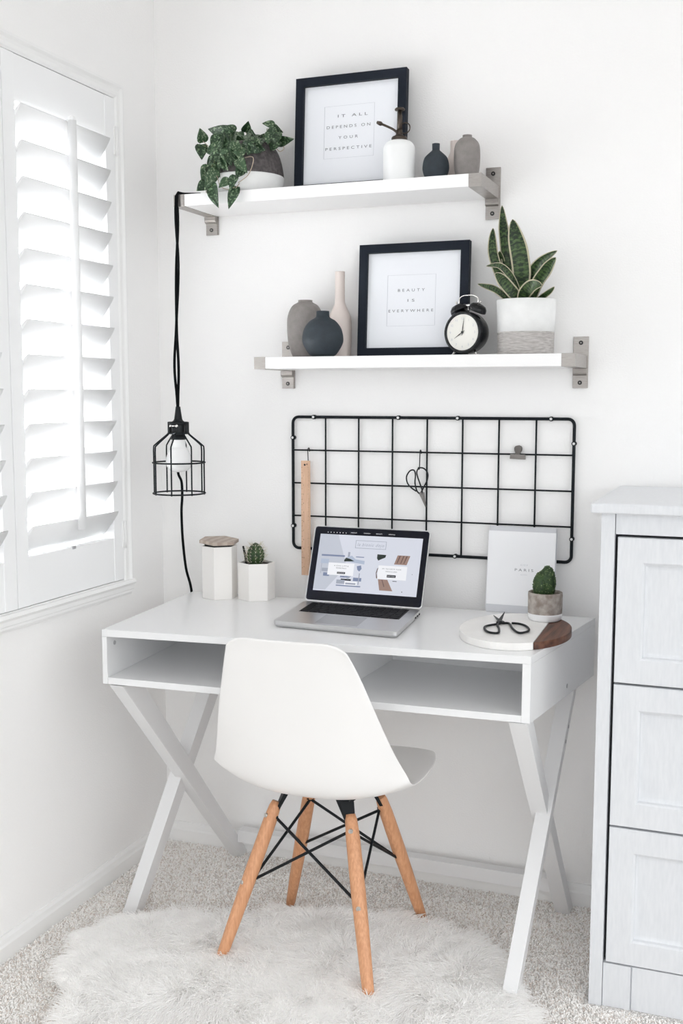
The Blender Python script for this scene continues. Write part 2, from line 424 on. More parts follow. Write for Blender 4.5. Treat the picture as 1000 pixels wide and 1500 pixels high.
# ================================================================== DESK
H = .76
FL, FR, BR, BL = V((.185,-.600,0)), V((1.162,-.5075,0)), V((1.228,-.052,0)), V((.141,-.0825,0))
def D(s, t):
    a = FL.lerp(FR, s); c = BL.lerp(BR, s); return a.lerp(c, t)
def zb(s): return .632 + (.617-.632)*s
desk = thing('writing_desk', 'white lacquered desk with open compartments on crossed legs under the laptop', 'desk', (.68,-.32,0))
def dslab(bm, s0, s1, t0, t1, z0, z1, bev=.0012):
    q = [D(s0,t0), D(s1,t0), D(s1,t1), D(s0,t1)]; ss = (s0,s1,s1,s0)
    lo = [V((p.x,p.y,z0(s) if callable(z0) else z0)) for p,s in zip(q,ss)]
    hi = [V((p.x,p.y,z1(s) if callable(z1) else z1)) for p,s in zip(q,ss)]
    hexa(bm, lo+hi, bev)
b = BM(); dslab(b, 0, 1, 0, 1, H-.0165, H); part('desk_top', b, M['desk'], desk)
b = BM(); dslab(b, 0, .0125, .0, 1, zb, H-.0168); part('side_panel', b, M['desk'], desk)
b = BM(); dslab(b, .982, 1, .0, 1, zb, H-.0168); part('side_panel', b, M['desk'], desk)
b = BM(); dslab(b, .0127, .9818, .002, .995, zb, lambda s: zb(s)+.0155); part('bottom_panel', b, M['desk'], desk)
b = BM(); dslab(b, .0127, .9818, .80, .83, lambda s: zb(s)+.0157, H-.0168, .0004); part('back_panel', b, M['desk'], desk)
b = BM(); dslab(b, .545, .561, .02, .80, lambda s: zb(s)+.0157, H-.0168, .0006); part('divider', b, M['desk'], desk)
def legbar(x0, x1, yb0, yb1, X0, X1, yt0, yt1, zt):
    b = BM(); hexa(b, [(x0,yb0,0),(x1,yb0,0),(x1,yb1,0),(x0,yb1,0),(X0,yt0,zt),(X1,yt0,zt),(X1,yt1,zt),(X0,yt1,zt)], .0015)
    part('leg', b, M['deskleg'], desk)
legbar(1.1505,1.187,-.066,-.020, 1.118,1.158,-.512,-.456, .6165)
legbar(1.1210,1.152,-.585,-.530, 1.160,1.197,-.130,-.085, .618)
legbar(.231,.264,-.048,-.006, .200,.236,-.596,-.520, .629)
legbar(.139,.174,-.474,-.426, .252,.290,-.190,-.125, .630)
b = BM(); box(b, (.262,-.068,.052), (1.155,-.034,.0875), .0012); part('stretcher', b, M['deskleg'], desk)
for p, dx in ((D(.0126,.07)+V((0,0,.722)), .0012), (D(1,.54)+V((0,0,.640)), .0012)):
    b = BM(); tube(b, [p-V((.001,0,0)), p+V((dx,0,0))], .0052, 16); part('bolt_cap', b, M['plug'], desk)
for z, yy, xx in ((.49,-.200,1.1865),(.52,-.178,1.1888)):
    b = BM(); tube(b, [(xx-.004,yy,z),(xx+.0022,yy,z)], .0045, 12); part('bolt_cap', b, M['plug'], desk)

# ================================================================== CHAIR
CH = Matrix.Translation((.686,-.462,0)) @ Matrix.Rotation(math.radians(-4), 4, 'Z')
chair = thing('shell_chair', 'white moulded plastic shell chair on beech legs standing at the desk', 'chair', (.686,-.462,0))
st = [ # y, z, half width, curl
 (.232,.402,.200,.000),(.238,.420,.205,.000),(.232,.436,.211,.001),(.205,.4465,.219,.004),(.160,.449,.228,.008),(.100,.443,.234,.013),(.040,.433,.236,.020),
 (-.030,.422,.233,.032),(-.090,.417,.233,.048),(-.135,.426,.232,.060),(-.163,.450,.228,.068),(-.180,.490,.219,.064),(-.193,.540,.205,.052),
 (-.206,.600,.189,.038),(-.219,.660,.172,.028),(-.232,.715,.157,.023),(-.243,.755,.147,.021),(-.250,.780,.140,.019),(-.255,.793,.136,.018),(-.257,.7985,.134,.017)
]
def shell_bm():
    bm = BM(); ns = 21; rows = []
    n = len(st)
    for i,(y,z,w,c) in enumerate(st):
        a = V((0,*st[max(i-1,0)][:2])); d = V((0,*st[min(i+1,n-1)][:2])) - a; d.normalize()
        N_ = V((0, d.z, -d.y)); N_ = N_ if (N_.z > 0 or N_.y > 0) else -N_
        if N_.y < -.3: N_ = -N_
        if i < 3: N_ = V((0,0,1))
        row = []
        for j in range(ns):
            s = -1 + 2*j/(ns-1)
            q = abs(s); dz = -.026*q**6*max(0, (z-.70)/.10) if y < -.2 else 0; dy = -.085*q**4*max(0, (y-.12)/.12) if y > .12 else 0
            if y > .19: dz += .018*q**3
            row.append(bm.verts.new(V((w*s, y+dy, z+dz)) + N_*c*q**2.6))
        rows.append(row)
    for i in range(n-1):
        for j in range(ns-1):
            f = bm.faces.new([rows[i][j],rows[i][j+1],rows[i+1][j+1],rows[i+1][j]]); f.smooth = True
    return bm
SHX = Matrix.Translation((.6865,-.462,0)) @ Matrix.Rotation(math.radians(1.5), 4, 'Z')
shell = part('shell', shell_bm(), M['chair'], chair, X=SHX)
md = shell.modifiers.new('s', 'SOLIDIFY'); md.thickness = .0055; md.offset = 0
md = shell.modifiers.new('u', 'SUBSURF'); md.levels = 2; md.render_levels = 2
legs = {}
tops = {'a':(-.098,-.055),'b':(.088,-.055),'c':(.105,.075),'d':(-.075,.075)}
feet = {'a':(-.184,-.188),'b':(.199,-.196),'c':(.160,.226),'d':(-.187,.178)}
for k in 'abcd':
    T = V((*tops[k],.372)); F = V((*feet[k],.004)); legs[k] = (T, F)
    d = (F-T); 
    b = BM(); pts = [T.lerp(F, t) for t in (0,.03,.12,.4,.75,.97,1)]
    tube(b, pts, [.0105,.0135,.0158,.0165,.0142,.0118,.0105], 20); lg = part('leg', b, M['beech'], chair, X=CH)
    out = V((T.x,T.y,0)).normalized()
    for t in (.075,.47):
        p = T.lerp(F,t); b = BM(); o_ = V((0,-1,0)) if T.y < 0 else V((0,1,0))
        if k == 'a': o_ = V((-.55,-.83,0)).normalized()
        if k == 'b': o_ = V((.25,-.97,0)).normalized()
        tube(b, [p+o_*.013, p+o_*.0185], .0052, 14); tube(b, [p+o_*.018, p+o_*.0195], .0025, 8); part('bolt', b, M['bolt'], lg, X=CH)
def rod(p, q, ext=.016):
    b = BM(); d = (q-p).normalized()
    tube(b, [p-d*ext, p, q, q+d*ext], .0034, 8); ball(b, p-d*ext, .0065, sub=2); ball(b, q+d*ext, .0065, sub=2)
    part('brace_rod', b, M['blackmetal'], chair, X=CH)
for (k, l) in (('a','b'),('b','c'),('c','d'),('d','a')):
    for (m1, m2) in ((k,l),(l,k)):
        T1 = legs[m1][0].lerp(legs[m1][1], .10); F2 = legs[m2][0].lerp(legs[m2][1], .47)
        c0 = V((0,0,T1.z)); T1 = T1.lerp(c0, .10); F2 = F2.lerp(V((0,0,F2.z)), .04)
        rod(T1, F2, .006)
for k in 'abcd':
    T = legs[k][0]; o_ = V((T.x,T.y,0)).normalized(); s_ = V((-o_.y,o_.x,0))
    b = BM(); q0 = T - V((0,0,.02)); q1 = T*.72 + V((0,0,.372*.28+.046))
    hexa(b, [q0-s_*.011-o_*.004, q0+s_*.011-o_*.004, q0+s_*.011+o_*.004, q0-s_*.011+o_*.004,
             q1-s_*.026-o_*.006, q1+s_*.026-o_*.006, q1+s_*.022+o_*.006, q1-s_*.022+o_*.006], .001)
    part('leg_bracket', b, M['blackmetal'], chair, X=CH)
b = BM()
for x_ in (-.085,.085): box(b, (x_-.012,-.055,.404), (x_+.012,.075,.411), .001)
for y_ in (-.045,.065): box(b, (-.085,y_-.012,.400), (.085,y_+.012,.405), .001)
part('mounting_frame', b, M['blackmetal'], chair, X=CH)

# ================================================================== RUG
rug = thing('fur_rug', 'shaggy white fur rug lying on the carpet under the chair', 'rug', (.66,-.75,0))
outl = [(.38,-1.18),(.32,-.98),(.225,-.80),(.175,-.63),(.225,-.535),(.33,-.475),(.45,-.415),(.56,-.375),(.68,-.345),(.80,-.315),(.90,-.315),(1.0,-.36),(1.07,-.43),(1.135,-.53),(1.18,-.66),(1.19,-.85),(1.15,-1.02),(1.0,-1.2),(.65,-1.27)]
def inside(x, y, poly):
    c = np.zeros(x.shape, bool); n = len(poly)
    for i in range(n):
        x0,y0 = poly[i]; x1,y1 = poly[(i+1)%n]
        cond = ((y0 > y) != (y1 > y)) & (x < (x1-x0)*(y-y0)/((y1-y0)+1e-12)+x0); c ^= cond
    return c
sm = [(p.x,p.y) for p in smoothpath([(*p,0) for p in outl+[outl[0]]], 4)[:-1]]
b = BM(); prism(b, sm[::-1], .008, .020, .003); part('backing', b, M['fur'], rug)
NF = 140000; X_ = rng.uniform(.1,1.22,NF*2); Y_ = rng.uniform(-1.3,-.28,NF*2)
k_ = inside(X_, Y_, sm) & (Y_ > -1.22); X_, Y_ = X_[k_][:NF], Y_[k_][:NF]; NF = len(X_)
# clumps: strands lean towards a shared local direction that wanders over the hide
nx = np.array([noise.noise(V((x*5.5,y*5.5,1.3))) for x,y in zip(X_,Y_)])
ny = np.array([noise.noise(V((x*5.5,y*5.5,9.7))) for x,y in zip(X_,Y_)])
nx2 = np.array([noise.noise(V((x*19,y*19,4.1))) for x,y in zip(X_,Y_)]); ny2 = np.array([noise.noise(V((x*19,y*19,14.7))) for x,y in zip(X_,Y_)])
nx = nx + .75*nx2; ny = ny + .75*ny2
ax = .8*(X_-.66) + .9*nx + rng.normal(0,.13,NF); ay = .55*(Y_+.75) - .15 + .9*ny + rng.normal(0,.13,NF)
L_ = rng.uniform(.045,.085,NF)
nm = np.sqrt(ax**2+ay**2)+1e-6; ax, ay = ax/np.maximum(nm,.35), ay/np.maximum(nm,.35)
lean = np.clip(nm*1.0+.45, .6, 1.05)
P = np.zeros((NF,6,3))
for i in range(6):
    t = i/5.
    P[:,i,0] = X_ + ax*L_*lean*(t**1.5)*.80 + rng.normal(0,.0011,NF)*t
    P[:,i,1] = Y_ + ay*L_*lean*(t**1.5)*.80 + rng.normal(0,.0011,NF)*t
    P[:,i,2] = .018 + L_*(t*.72 - .40*lean*t*t)
fur = hair('fur_pile', P, (.0009,.0010,.0010,.0009,.0007,.0003), M['strand'], rug); fur['kind'] = 'stuff'

# ================================================================== DRESSER
dr = thing('chest_of_drawers', 'pale grey panelled chest of drawers at the right edge beside the desk', 'dresser', (1.74,-.24,0))
x0, x1, yf, yk = 1.2905, 2.19, -.458, -.016
b = BM()
box(b, (x0,yf,0), (x0+.0275,yf+.03,1.060), .0015); box(b, (x1-.0275,yf,0), (x1,yf+.03,1.060), .0015)       # front posts
box(b, (x0+.002,yf+.028,0.0), (x0+.020,yk,1.060), .001); box(b, (x1-.020,yf+.028,0), (x1-.002,yk,1.060), .001)
box(b, (x0+.020,yk-.008,.0), (x1-.020,yk,1.058)); box(b, (x0+.020,yf+.12,.05), (x1-.020,yf+.13,1.05))
box(b, (x0+.0285,yf+.005,1.0165), (x1-.0285,yf+.03,1.060), .001)                                            # top rail
part('carcass', b, M['dresser'], dr)
b = BM(); box(b, (x0+.028,yf+.022,.1), (x1-.028,yf+.03,1.02)); part('gap_shade_sheet', b, M['darkgap'], dr)  # near-black sheet behind the drawers, its colour stands in for shade in the gaps
b = BM(); pts = [(0,1.060),(.018,1.060),(.0225,1.066),(.0225,1.072),(.018,1.0775),(.010,1.081),(0,1.081)]
hexa(b, [(x0-.019,yf-.022,1.0602),(x1+.019,yf-.022,1.0602),(x1+.019,yk+.0,1.0602),(x0-.019,yk,1.0602),(x0-.019,yf-.022,1.081),(x1+.019,yf-.022,1.081),(x1+.019,yk,1.081),(x0-.019,yk,1.081)], .006, 3)
part('dresser_top', b, M['dresser'], dr)
b = BM(); box(b, (x0+.0285,yf+.004,.0), (x0+.086,yf+.022,.0965), .001); box(b, (x0+.0885,yf+.006,.0), (x1-.0885,yf+.022,.0965), .001); box(b, (x1-.086,yf+.004,.0), (x1-.0285,yf+.022,.0965), .001)
box(b, (x0+.028,yf+.0105,.0), (x1-.028,yf+.021,.0955))
part('plinth', b, M['dresser'], dr)
def drawer(z0, z1):
    t = BM(); X0, X1 = x0+.0335, x1-.0335; Y = yf+.003
    fr = .0545; z0 += .0018; z1 -= .0018
    rings = [(0,Y+.018),(0,Y+.0015),(.0015,Y),(fr-.004,Y),(fr,Y+.003),(fr+.0015,Y+.0105),(fr+.006,Y+.0125),(fr+.010,Y+.013)]
    rs = [[t.verts.new(p) for p in ((X0+o,y,z0+o),(X1-o,y,z0+o),(X1-o,y,z1-o),(X0+o,y,z1-o))] for o,y in rings]
    for k in range(len(rs)-1):
        for i in range(4): t.faces.new([rs[k][i],rs[k][(i+1)%4],rs[k+1][(i+1)%4],rs[k+1][i]])
    t.faces.new(rs[-1]); t.faces.new(rs[0][::-1])
    part('drawer', t, M['dresser'], dr)
drawer(.7065,1.0125); drawer(.4005,.7055); drawer(.0985,.3995)

# ================================================================== SHELVES
def bracket(shelf, x, z, inner):
    """x: centre, z: shelf top.  inner=+1 when the shelf lies to its right"""
    w = .0155; h = .0305
    b = BM(); box(b, (x-w,-.185,z-h), (x+w,-.005,z+.0), .001)
    part('shelf_bracket', b, M['steel'], shelf); br = shelf.children[-1]
    bx = BM(); prof = [(0,z+.046),(-.0035,z+.046),(-.0035,z-.032)]
    box(bx, (x-.0185,-.0045,z-.078), (x+.0185,-.0005,z+.046), .0012)
    part('wall_plate', bx, M['steel'], shelf)
    # lower lug: rounded foot that stands off the wall plate
    bl = BM(); y0_ = -.0045
    pr = [(y0_,z-.078),(y0_-.0035,z-.078),(y0_-.0035,z-.048)] + [(y0_-.0035-.010*math.sin(a),z-.040-.008*math.cos(a)) for a in (.2,.6,1.,1.4,PI/2)] + [(y0_-.0135,z-.031),(y0_,z-.031)]
    A = [bl.verts.new((x-.0165,y,zz)) for y,zz in pr]; B = [bl.verts.new((x+.0165,y,zz)) for y,zz in pr]
    n = len(pr)
    for i in range(n): bl.faces.new([A[i],A[(i+1)%n],B[(i+1)%n],B[i]])
    bl.faces.new(A); bl.faces.new(B[::-1]); lug = part('bracket_foot', bl, M['steel'], shelf)
    for zz, yy in ((z+.031,-.0045),(z-.065,-.008)):
        b2 = BM(); tube(b2, [(x,yy+.001,zz),(x,yy-.0018,zz)], .0052, 16); part('screw', b2, M['screw'], shelf)
        b2 = BM(); tube(b2, [(x,yy-.0015,zz),(x,yy-.0022,zz)], .0020, 6); part('screw_socket', b2, M['clip'], bpy.data.objects[lug.name])
def shelf(x0, x1, z, label):
    s = thing('wall_shelf', label, 'shelf', ((x0+x1)/2,0,z-.015))
    b = BM(); box(b, (x0+.031,-.1845,z-.0295), (x1-.031,-.002,z-.0003), .0008); part('shelf_board', b, M['shelf'], s)
    bracket(s, x0+.0155, z, 1); bracket(s, x1-.0155, z, -1); return s
UZ, LZ = 1.8067, 1.3932
shelf(.157, .9622, UZ, 'upper white wall shelf in steel brackets holding the trailing plant')
shelf(.3805, 1.1854, LZ, 'lower white wall shelf in steel brackets holding the alarm clock')

# ================================================================== PICTURE FRAMES
def picture(x0, x1, z0, z1, ybot, ytop, label, lines, boxr, bar=.0215):
    p = thing('picture_frame', label, 'picture frame', ((x0+x1)/2,ybot,z0))
    w = x1-x0; h = math.hypot(z1-z0, ytop-ybot); ang = math.atan2(ytop-ybot, z1-z0)
    X = Matrix.Translation((x0,ybot,z0)) @ Matrix.Rotation(-ang, 4, 'X')      # local: x right, z up, -y front
    b = BM(); d = .020
    # mitred moulding
    rings = [(0,0),(0,-d),(.001,-d-.0005),(bar-.001,-d-.0005),(bar,-d),(bar,-.004)]
    rs = [[b.verts.new(q) for q in ((o,y,o),(w-o,y,o),(w-o,y,h-o),(o,y,h-o))] for o,y in rings]
    for k in range(len(rs)-1):
        for i in range(4): b.faces.new([rs[k][i],rs[k][(i+1)%4],rs[k+1][(i+1)%4],rs[k+1][i]])
    b.faces.new(rs[0][::-1]); part('frame_moulding', b, M['frame'], p, X=X)
    b = BM(); box(b, (bar-.001,-.009,bar-.001), (w-bar+.001,-.006,h-bar+.001)); pr = part('print', b, M['paper'], p, X=X)
    R = V((1,0,0)); U = V((0,0,1))
    t = BM()
    for s, cx, zz, wd, hh, tr in lines:
        addbm(t, text_bm(s, V((cx-x0,-.0092,(zz-z0))), R, U, hh, tr, wd))
    part('lettering', t, M['ink'], pr, X=X)
    bx0,bx1,bz0,bz1 = [boxr[0]-x0,boxr[1]-x0,boxr[2]-z0,boxr[3]-z0]
    t = BM(); e = .0007; y = -.0093
    for (a0,c0,a1,c1) in ((bx0,bz0,bx0+e*1.4,bz1),(bx1-e,bz0,bx1,bz1),(bx0,bz0,bx1,bz0+e*.6),(bx0,bz1-e*.6,bx1,bz1)):
        quad(t, V((0,y,0)), R, U, a0,c0,a1,c1)
    part('printed_border', t, M['inklight'], pr, X=X)
    return p
picture(.4447,.7395,UZ+.0003,2.0955, -.056,-.038, 'square black picture frame on the upper shelf, it all depends on your perspective',
  [('IT ALL',.597,1.993,.080,.0070,1.6),('DEPENDS ON',.586,1.9665,.117,.0070,1.6),('YOUR',.586,1.9395,.052,.0070,1.8),('PERSPECTIVE',.587,1.9125,.124,.0070,1.6)], (.5205,.655,1.892,2.022))
picture(.6180,.9035,LZ+.0003,1.6735, -.056,-.038, 'square black picture frame on the lower shelf behind the clock, beauty is everywhere',
  [('BEAUTY',.7545,1.5555,.070,.0068,1.8),('IS',.7545,1.5300,.018,.0068,1.8),('EVERYWHERE',.7545,1.5045,.117,.0068,1.7)], (.6915,.818,1.470,1.597))

# ================================================================== VASES
def vase(name, label, x, y, z, prof, m, cat='vase'):
    b = BM(); pr = smoothpath([(r,0,h) for r,h in prof], 4)
    pr = [(max(p.x,.0004), p.z) for p in pr]
    top = pr[-1]; pr += [(top[0]-.0025, top[1]-.0005), (top[0]-.003, top[1]-.02)]
    lathe(b, pr, (x,y,z), 48); return single(name, label, cat, b, m, (x,y,z))
vase('oval_vase','tall grey oval vase on the lower shelf',.4675,-.056,LZ, [(.026,0),(.034,.006),(.0445,.040),(.0475,.080),(.0455,.110),(.035,.133),(.022,.142),(.0185,.1445),(.0185,.149)], M['greyvase'])
vase('round_vase','round dark slate vase on the lower shelf in front of the grey one',.5510,-.142,LZ, [(.022,0),(.034,.006),(.049,.030),(.0515,.048),(.046,.071),(.033,.088),(.020,.096),(.0165,.101),(.0160,.113)], M['blackvase'])
vase('bottle_vase','cream long-necked bottle vase on the lower shelf',.5600,-.046,LZ, [(.022,0),(.027,.004),(.030,.040),(.0300,.085),(.028,.105),(.019,.126),(.0135,.140),(.0125,.160),(.0125,.205),(.0125,.2195)], M['creamvase'])
vase('round_vase','small round dark slate vase on the upper shelf',.8295,-.105,UZ, [(.014,0),(.022,.004),(.031,.025),(.0315,.042),(.027,.058),(.016,.069),(.0095,.075),(.0090,.080),(.0092,.0905)], M['blackvase'])
vase('oval_vase','small grey oval vase at the right end of the upper shelf',.9020,-.088,UZ, [(.018,0),(.024,.004),(.030,.030),(.0315,.062),(.029,.085),(.020,.098),(.012,.1025),(.0115,.1035),(.0112,.108)], M['greyvase'])
vase('bottle_vase','small cream bottle vase on the upper shelf behind the other two',.8590,-.040,UZ, [(.018,0),(.022,.004),(.0225,.040),(.021,.060),(.014,.076),(.0115,.085),(.0115,.100),(.0115,.108)], M['creamvase'])

# spray bottle
sx, sy = .7410, -.118
sp = thing('plant_mister', 'white plant mister with a bronze pump in front of the upper frame', 'spray bottle', (sx,sy,UZ))
b = BM(); pr = [(.030,0),(.0375,.003),(.0385,.012),(.0385,.076),(.036,.090),(.028,.099),(.016,.1025),(.015,.104)]
lathe(b, [(p.x,p.z) for p in smoothpath([(r,0,h) for r,h in pr],3)], (sx,sy,UZ), 48); part('bottle', b, M['whiteceramic'], sp)
b = BM(); lathe(b, [(.0185,.1015),(.0190,.1025),(.0190,.108),(.017,.111),(.012,.113),(.0085,.1155),(.0075,.124),(.0075,.127)], (sx,sy,UZ), 32); part('collar', b, M['bronze'], sp)
b = BM(); lathe(b, [(.0062,.124),(.0062,.160),(.0052,.161),(.0052,.172)], (sx+.001,sy,UZ), 20); lathe(b, [(.004,.172),(.0120,.1725),(.0125,.1755),(.010,.178),(.002,.1795)], (sx+.001,sy,UZ), 24)
part('pump', b, M['bronze'], sp)
b = BM(); tube(b, smoothpath([(sx-.006,sy,UZ+.122),(sx-.016,sy-.002,UZ+.130),(sx-.030,sy-.006,UZ+.137),(sx-.042,sy-.009,UZ+.1425)],4), .0028, 10)
tube(b, [(sx-.040,sy-.009,UZ+.1415),(sx-.0435,sy-.010,UZ+.143),(sx-.047,sy-.011,UZ+.1445),(sx-.053,sy-.012,UZ+.147)], [.0028,.0052,.0050,.0035], 12)
part('nozzle', b, M['bronze'], sp)
b = BM(); tube(b, [(sx+.0145+.0125*math.cos(a), sy, UZ+.1305+.0125*math.sin(a)) for a in [x*PI/12 for x in range(-10,14)]], .0014, 8); part('finger_ring', b, M['bronze'], sp)

# ================================================================== TRAILING PLANT
tp = thing('trailing_plant', 'speckled trailing plant spilling from a charcoal and white pot on the upper shelf', 'potted plant', (.325,-.098,UZ))
pc = (.3265,-.098,UZ)
b = BM(); pr = [(.076,.0),(.084,.004),(.0925,.028),(.0935,.043),(.0925,.0455)]
lathe(b, pr, pc, 56); 
b2 = BM(); pr = [(.0925,.0455),(.0920,.052),(.087,.080),(.079,.104),(.068,.122),(.062,.1265),(.058,.124),(.056,.110)]
lathe(b2, [(p.x,p.z) for p in smoothpath([(r,0,h) for r,h in pr],3)], pc, 56, cap=False)
pot = part('pot', b2, M['darkpot'], tp, 'charcoal clay upper body of the pot'); part('pot_base', b, M['whitepot'], tp, 'white dipped lower band of the pot')
b = BM(); lathe(b, [(.0565,.108),(.0570,.112),(.03,.115),(.001,.116)], pc, 32); part('soil', b, M['soil'], tp)
LEAVES = [(0.219,-0.14,1.944,0.219,-0.148,1.971),(0.215,-0.14,1.934,0.222,-0.148,1.9),(0.291,-0.12,1.96,0.236,-0.128,1.973),(0.281,-0.08,1.978,0.265,-0.088,1.986),(0.271,-0.13,1.946,0.257,-0.138,1.944),(0.317,-0.09,1.971,0.33,-0.098,1.99),(0.391,-0.08,1.982,0.368,-0.088,1.987),(0.393,-0.08,1.973,0.419,-0.088,1.961),(0.414,-0.1,1.935,0.456,-0.108,1.936),(0.42,-0.12,1.951,0.407,-0.128,1.913),(0.373,-0.11,1.952,0.373,-0.118,1.929),(0.344,-0.1,1.962,0.33,-0.108,1.946),(0.33,-0.13,1.951,0.322,-0.138,1.918),(0.345,-0.16,1.92,0.394,-0.168,1.898),(0.295,-0.14,1.946,0.283,-0.148,1.921),(0.274,-0.16,1.928,0.26,-0.168,1.906),(0.276,-0.17,1.923,0.295,-0.178,1.9),(0.282,-0.17,1.904,0.258,-0.178,1.869),(0.295,-0.19,1.886,0.319,-0.198,1.856),(0.306,-0.18,1.908,0.325,-0.188,1.87),(0.332,-0.19,1.896,0.348,-0.198,1.862),(0.349,-0.2,1.877,0.376,-0.208,1.845),(0.358,-0.2,1.855,0.351,-0.208,1.835),(0.258,-0.19,1.866,0.277,-0.198,1.83),(0.283,-0.2,1.855,0.264,-0.208,1.813),(0.256,-0.195,1.826,0.238,-0.203,1.810),(0.278,-0.205,1.818,0.298,-0.213,1.767),(0.325,-0.205,1.828,0.305,-0.213,1.812),(0.342,-0.205,1.837,0.335,-0.213,1.805),(0.344,-0.205,1.808,0.331,-0.213,1.762),(0.276,-0.07,1.972,0.283,-0.078,1.955),(0.362,-0.12,1.945,0.354,-0.128,1.928),(0.296,-0.15,1.944,0.304,-0.158,1.915),(0.256,-0.18,1.869,0.244,-0.188,1.836),(0.268,-0.17,1.894,0.255,-0.178,1.877),(0.252,-0.16,1.919,0.267,-0.168,1.9),(0.303,-0.1,1.968,0.316,-0.108,1.943),(0.421,-0.13,1.93,0.419,-0.138,1.91),(0.349,-0.13,1.944,0.37,-0.138,1.925)]
def heart(base, tip, wfac, roll, m, parent, curve=.15):
    base, tip = V(base), V(tip); d = tip-base; L = d.length; d.normalize()
    view = V((.30,-.90,-.05)).normalized()
    s = d.cross(view); s.normalize(); n = s.cross(d).normalized()
    s2 = s*math.cos(roll)+n*math.sin(roll); n2 = n*math.cos(roll)-s*math.sin(roll)
    W = [(-.10,.0),(-.08,.30),(.02,.44),(.18,.50),(.36,.46),(.55,.36),(.74,.22),(.90,.09),(1.0,0)]
    b = BM(); rows = []
    for t,w in W:
        c = base + d*(max(t,0)*L) - n2*(curve*L*(t-.4)**2) + n2*0
        hw = w*L*wfac; back = -d*(.10*L) if t < 0 else V((0,0,0))
        row = []
        for q in (-1,-.5,0,.5,1):
            off = back*(abs(q) if t<0 else 0)
            row.append(b.verts.new(c + s2*hw*q + off + n2*(abs(q)**1.3*hw*.28) ))
        rows.append(row)
    for i in range(len(rows)-1):
        for j in range(4):
            try:
                f = b.faces.new([rows[i][j],rows[i][j+1],rows[i+1][j+1],rows[i+1][j]]); f.smooth = True
            except Exception: pass
    bmesh.ops.remove_doubles(b, verts=b.verts[:], dist=1e-5)
    bmesh.ops.solidify(b, geom=b.faces[:], thickness=.0006)
    return part('leaf', b, m, parent)
def potr(z):
    h = z-UZ
    return float(np.interp(h, [.0455,.080,.104,.122,.130,.132], [.0925,.087,.079,.068,.064,0]))
def clear_pot(p):
    p = V(p)
    for _ in range(40):
        if math.hypot(p.x-pc[0], p.y-pc[1]) < potr(p.z)+.007 and p.z < UZ+.132: p += V((.0049,-.010,-.0024))*.3
    return p
XL = []
for (x0_,x1_,z0_,z1_,cnt) in ((.262,.345,1.905,1.958,13),(.345,.385,1.905,1.950,4),(.255,.300,1.850,1.905,3),(.395,.425,1.935,1.958,3)):
    for k in range(cnt):
        bx_, bz_ = random.uniform(x0_,x1_), random.uniform(z0_,z1_); a = random.uniform(-2.6,-.4)
        XL.append((bx_, -.15, bz_, bx_+.028*math.cos(a), -.158, bz_+.028*math.sin(a)))
LEAVES = [(*clear_pot(l[:3]), *(clear_pot(l[3:])+V((0,-.004,0)))) for l in LEAVES+XL]
for i, l in enumerate(LEAVES):
    L = (V(l[3:])-V(l[:3])).length
    ext = max(1.12, .029/L); base = V(l[:3]); tip = base + (V(l[3:])-base)*ext
    wf = .95 if L < .03 else (.78 if L < .042 else .60)
    heart(base, tip, wf*(.85+.25*random.random()), random.uniform(-.6,.6), M['leaf'] if i % 3 else M['paleleaf'], tp)
# extra fullness over the soil
for i in range(22):
    a = random.uniform(0,2*PI); r = random.uniform(.01,.055); base = V((pc[0]+r*math.cos(a), pc[1]+r*math.sin(a), UZ+.120+random.uniform(0,.012)))
    tip = base + V((math.cos(a)*.02, math.sin(a)*.018, random.uniform(.004,.018)))
    heart(base, tip, .85, random.uniform(-.6,.6), M['leaf'], tp)
STEMS = [[(0.274,-0.13,1.926),(0.242,-0.14,1.925),(0.218,-0.14,1.934)],[(0.242,-0.14,1.925),(0.22,-0.14,1.944)],[(0.346,-0.17,1.887),(0.388,-0.2,1.881),(0.39,-0.203,1.863),(0.379,-0.207,1.837),(0.352,-0.207,1.82)],[(0.278,-0.19,1.852),(0.292,-0.2,1.836),(0.301,-0.205,1.816),(0.324,-0.207,1.806),(0.342,-0.206,1.811)],[(0.376,-0.09,1.925),(0.376,-0.09,1.953),(0.373,-0.08,1.976)],[(0.40,-0.115,1.925),(0.414,-0.12,1.917),(0.427,-0.12,1.907),(0.429,-0.1,1.92),(0.414,-0.1,1.935)],[(0.29,-0.10,1.925),(0.288,-0.11,1.945),(0.291,-0.12,1.96)],[(0.325,-0.1,1.925),(0.325,-0.1,1.958),(0.317,-0.09,1.971)],[(0.311,-0.11,1.925),(0.311,-0.11,1.943),(0.288,-0.16,1.925),(0.275,-0.18,1.886),(0.268,-0.195,1.852),(0.277,-0.203,1.815)],[(0.331,-0.12,1.925),(0.331,-0.12,1.94),(0.339,-0.175,1.905),(0.354,-0.2,1.856)],[(0.383,-0.1,1.924),(0.402,-0.1,1.946),(0.411,-0.1,1.956),(0.393,-0.08,1.973),(0.387,-0.08,1.971),(0.391,-0.08,1.982)],[(0.283,-0.14,1.92),(0.27,-0.15,1.93),(0.262,-0.165,1.905),(0.256,-0.18,1.869),(0.262,-0.198,1.828)],[(.352,-.2,1.82),(.344,-.205,1.808)]]
for s in STEMS:
    b = BM(); tube(b, smoothpath(s,5), .0010, 6); part('stem', b, M['stempink'] if len(s) in (2,5) else M['stem'], tp)

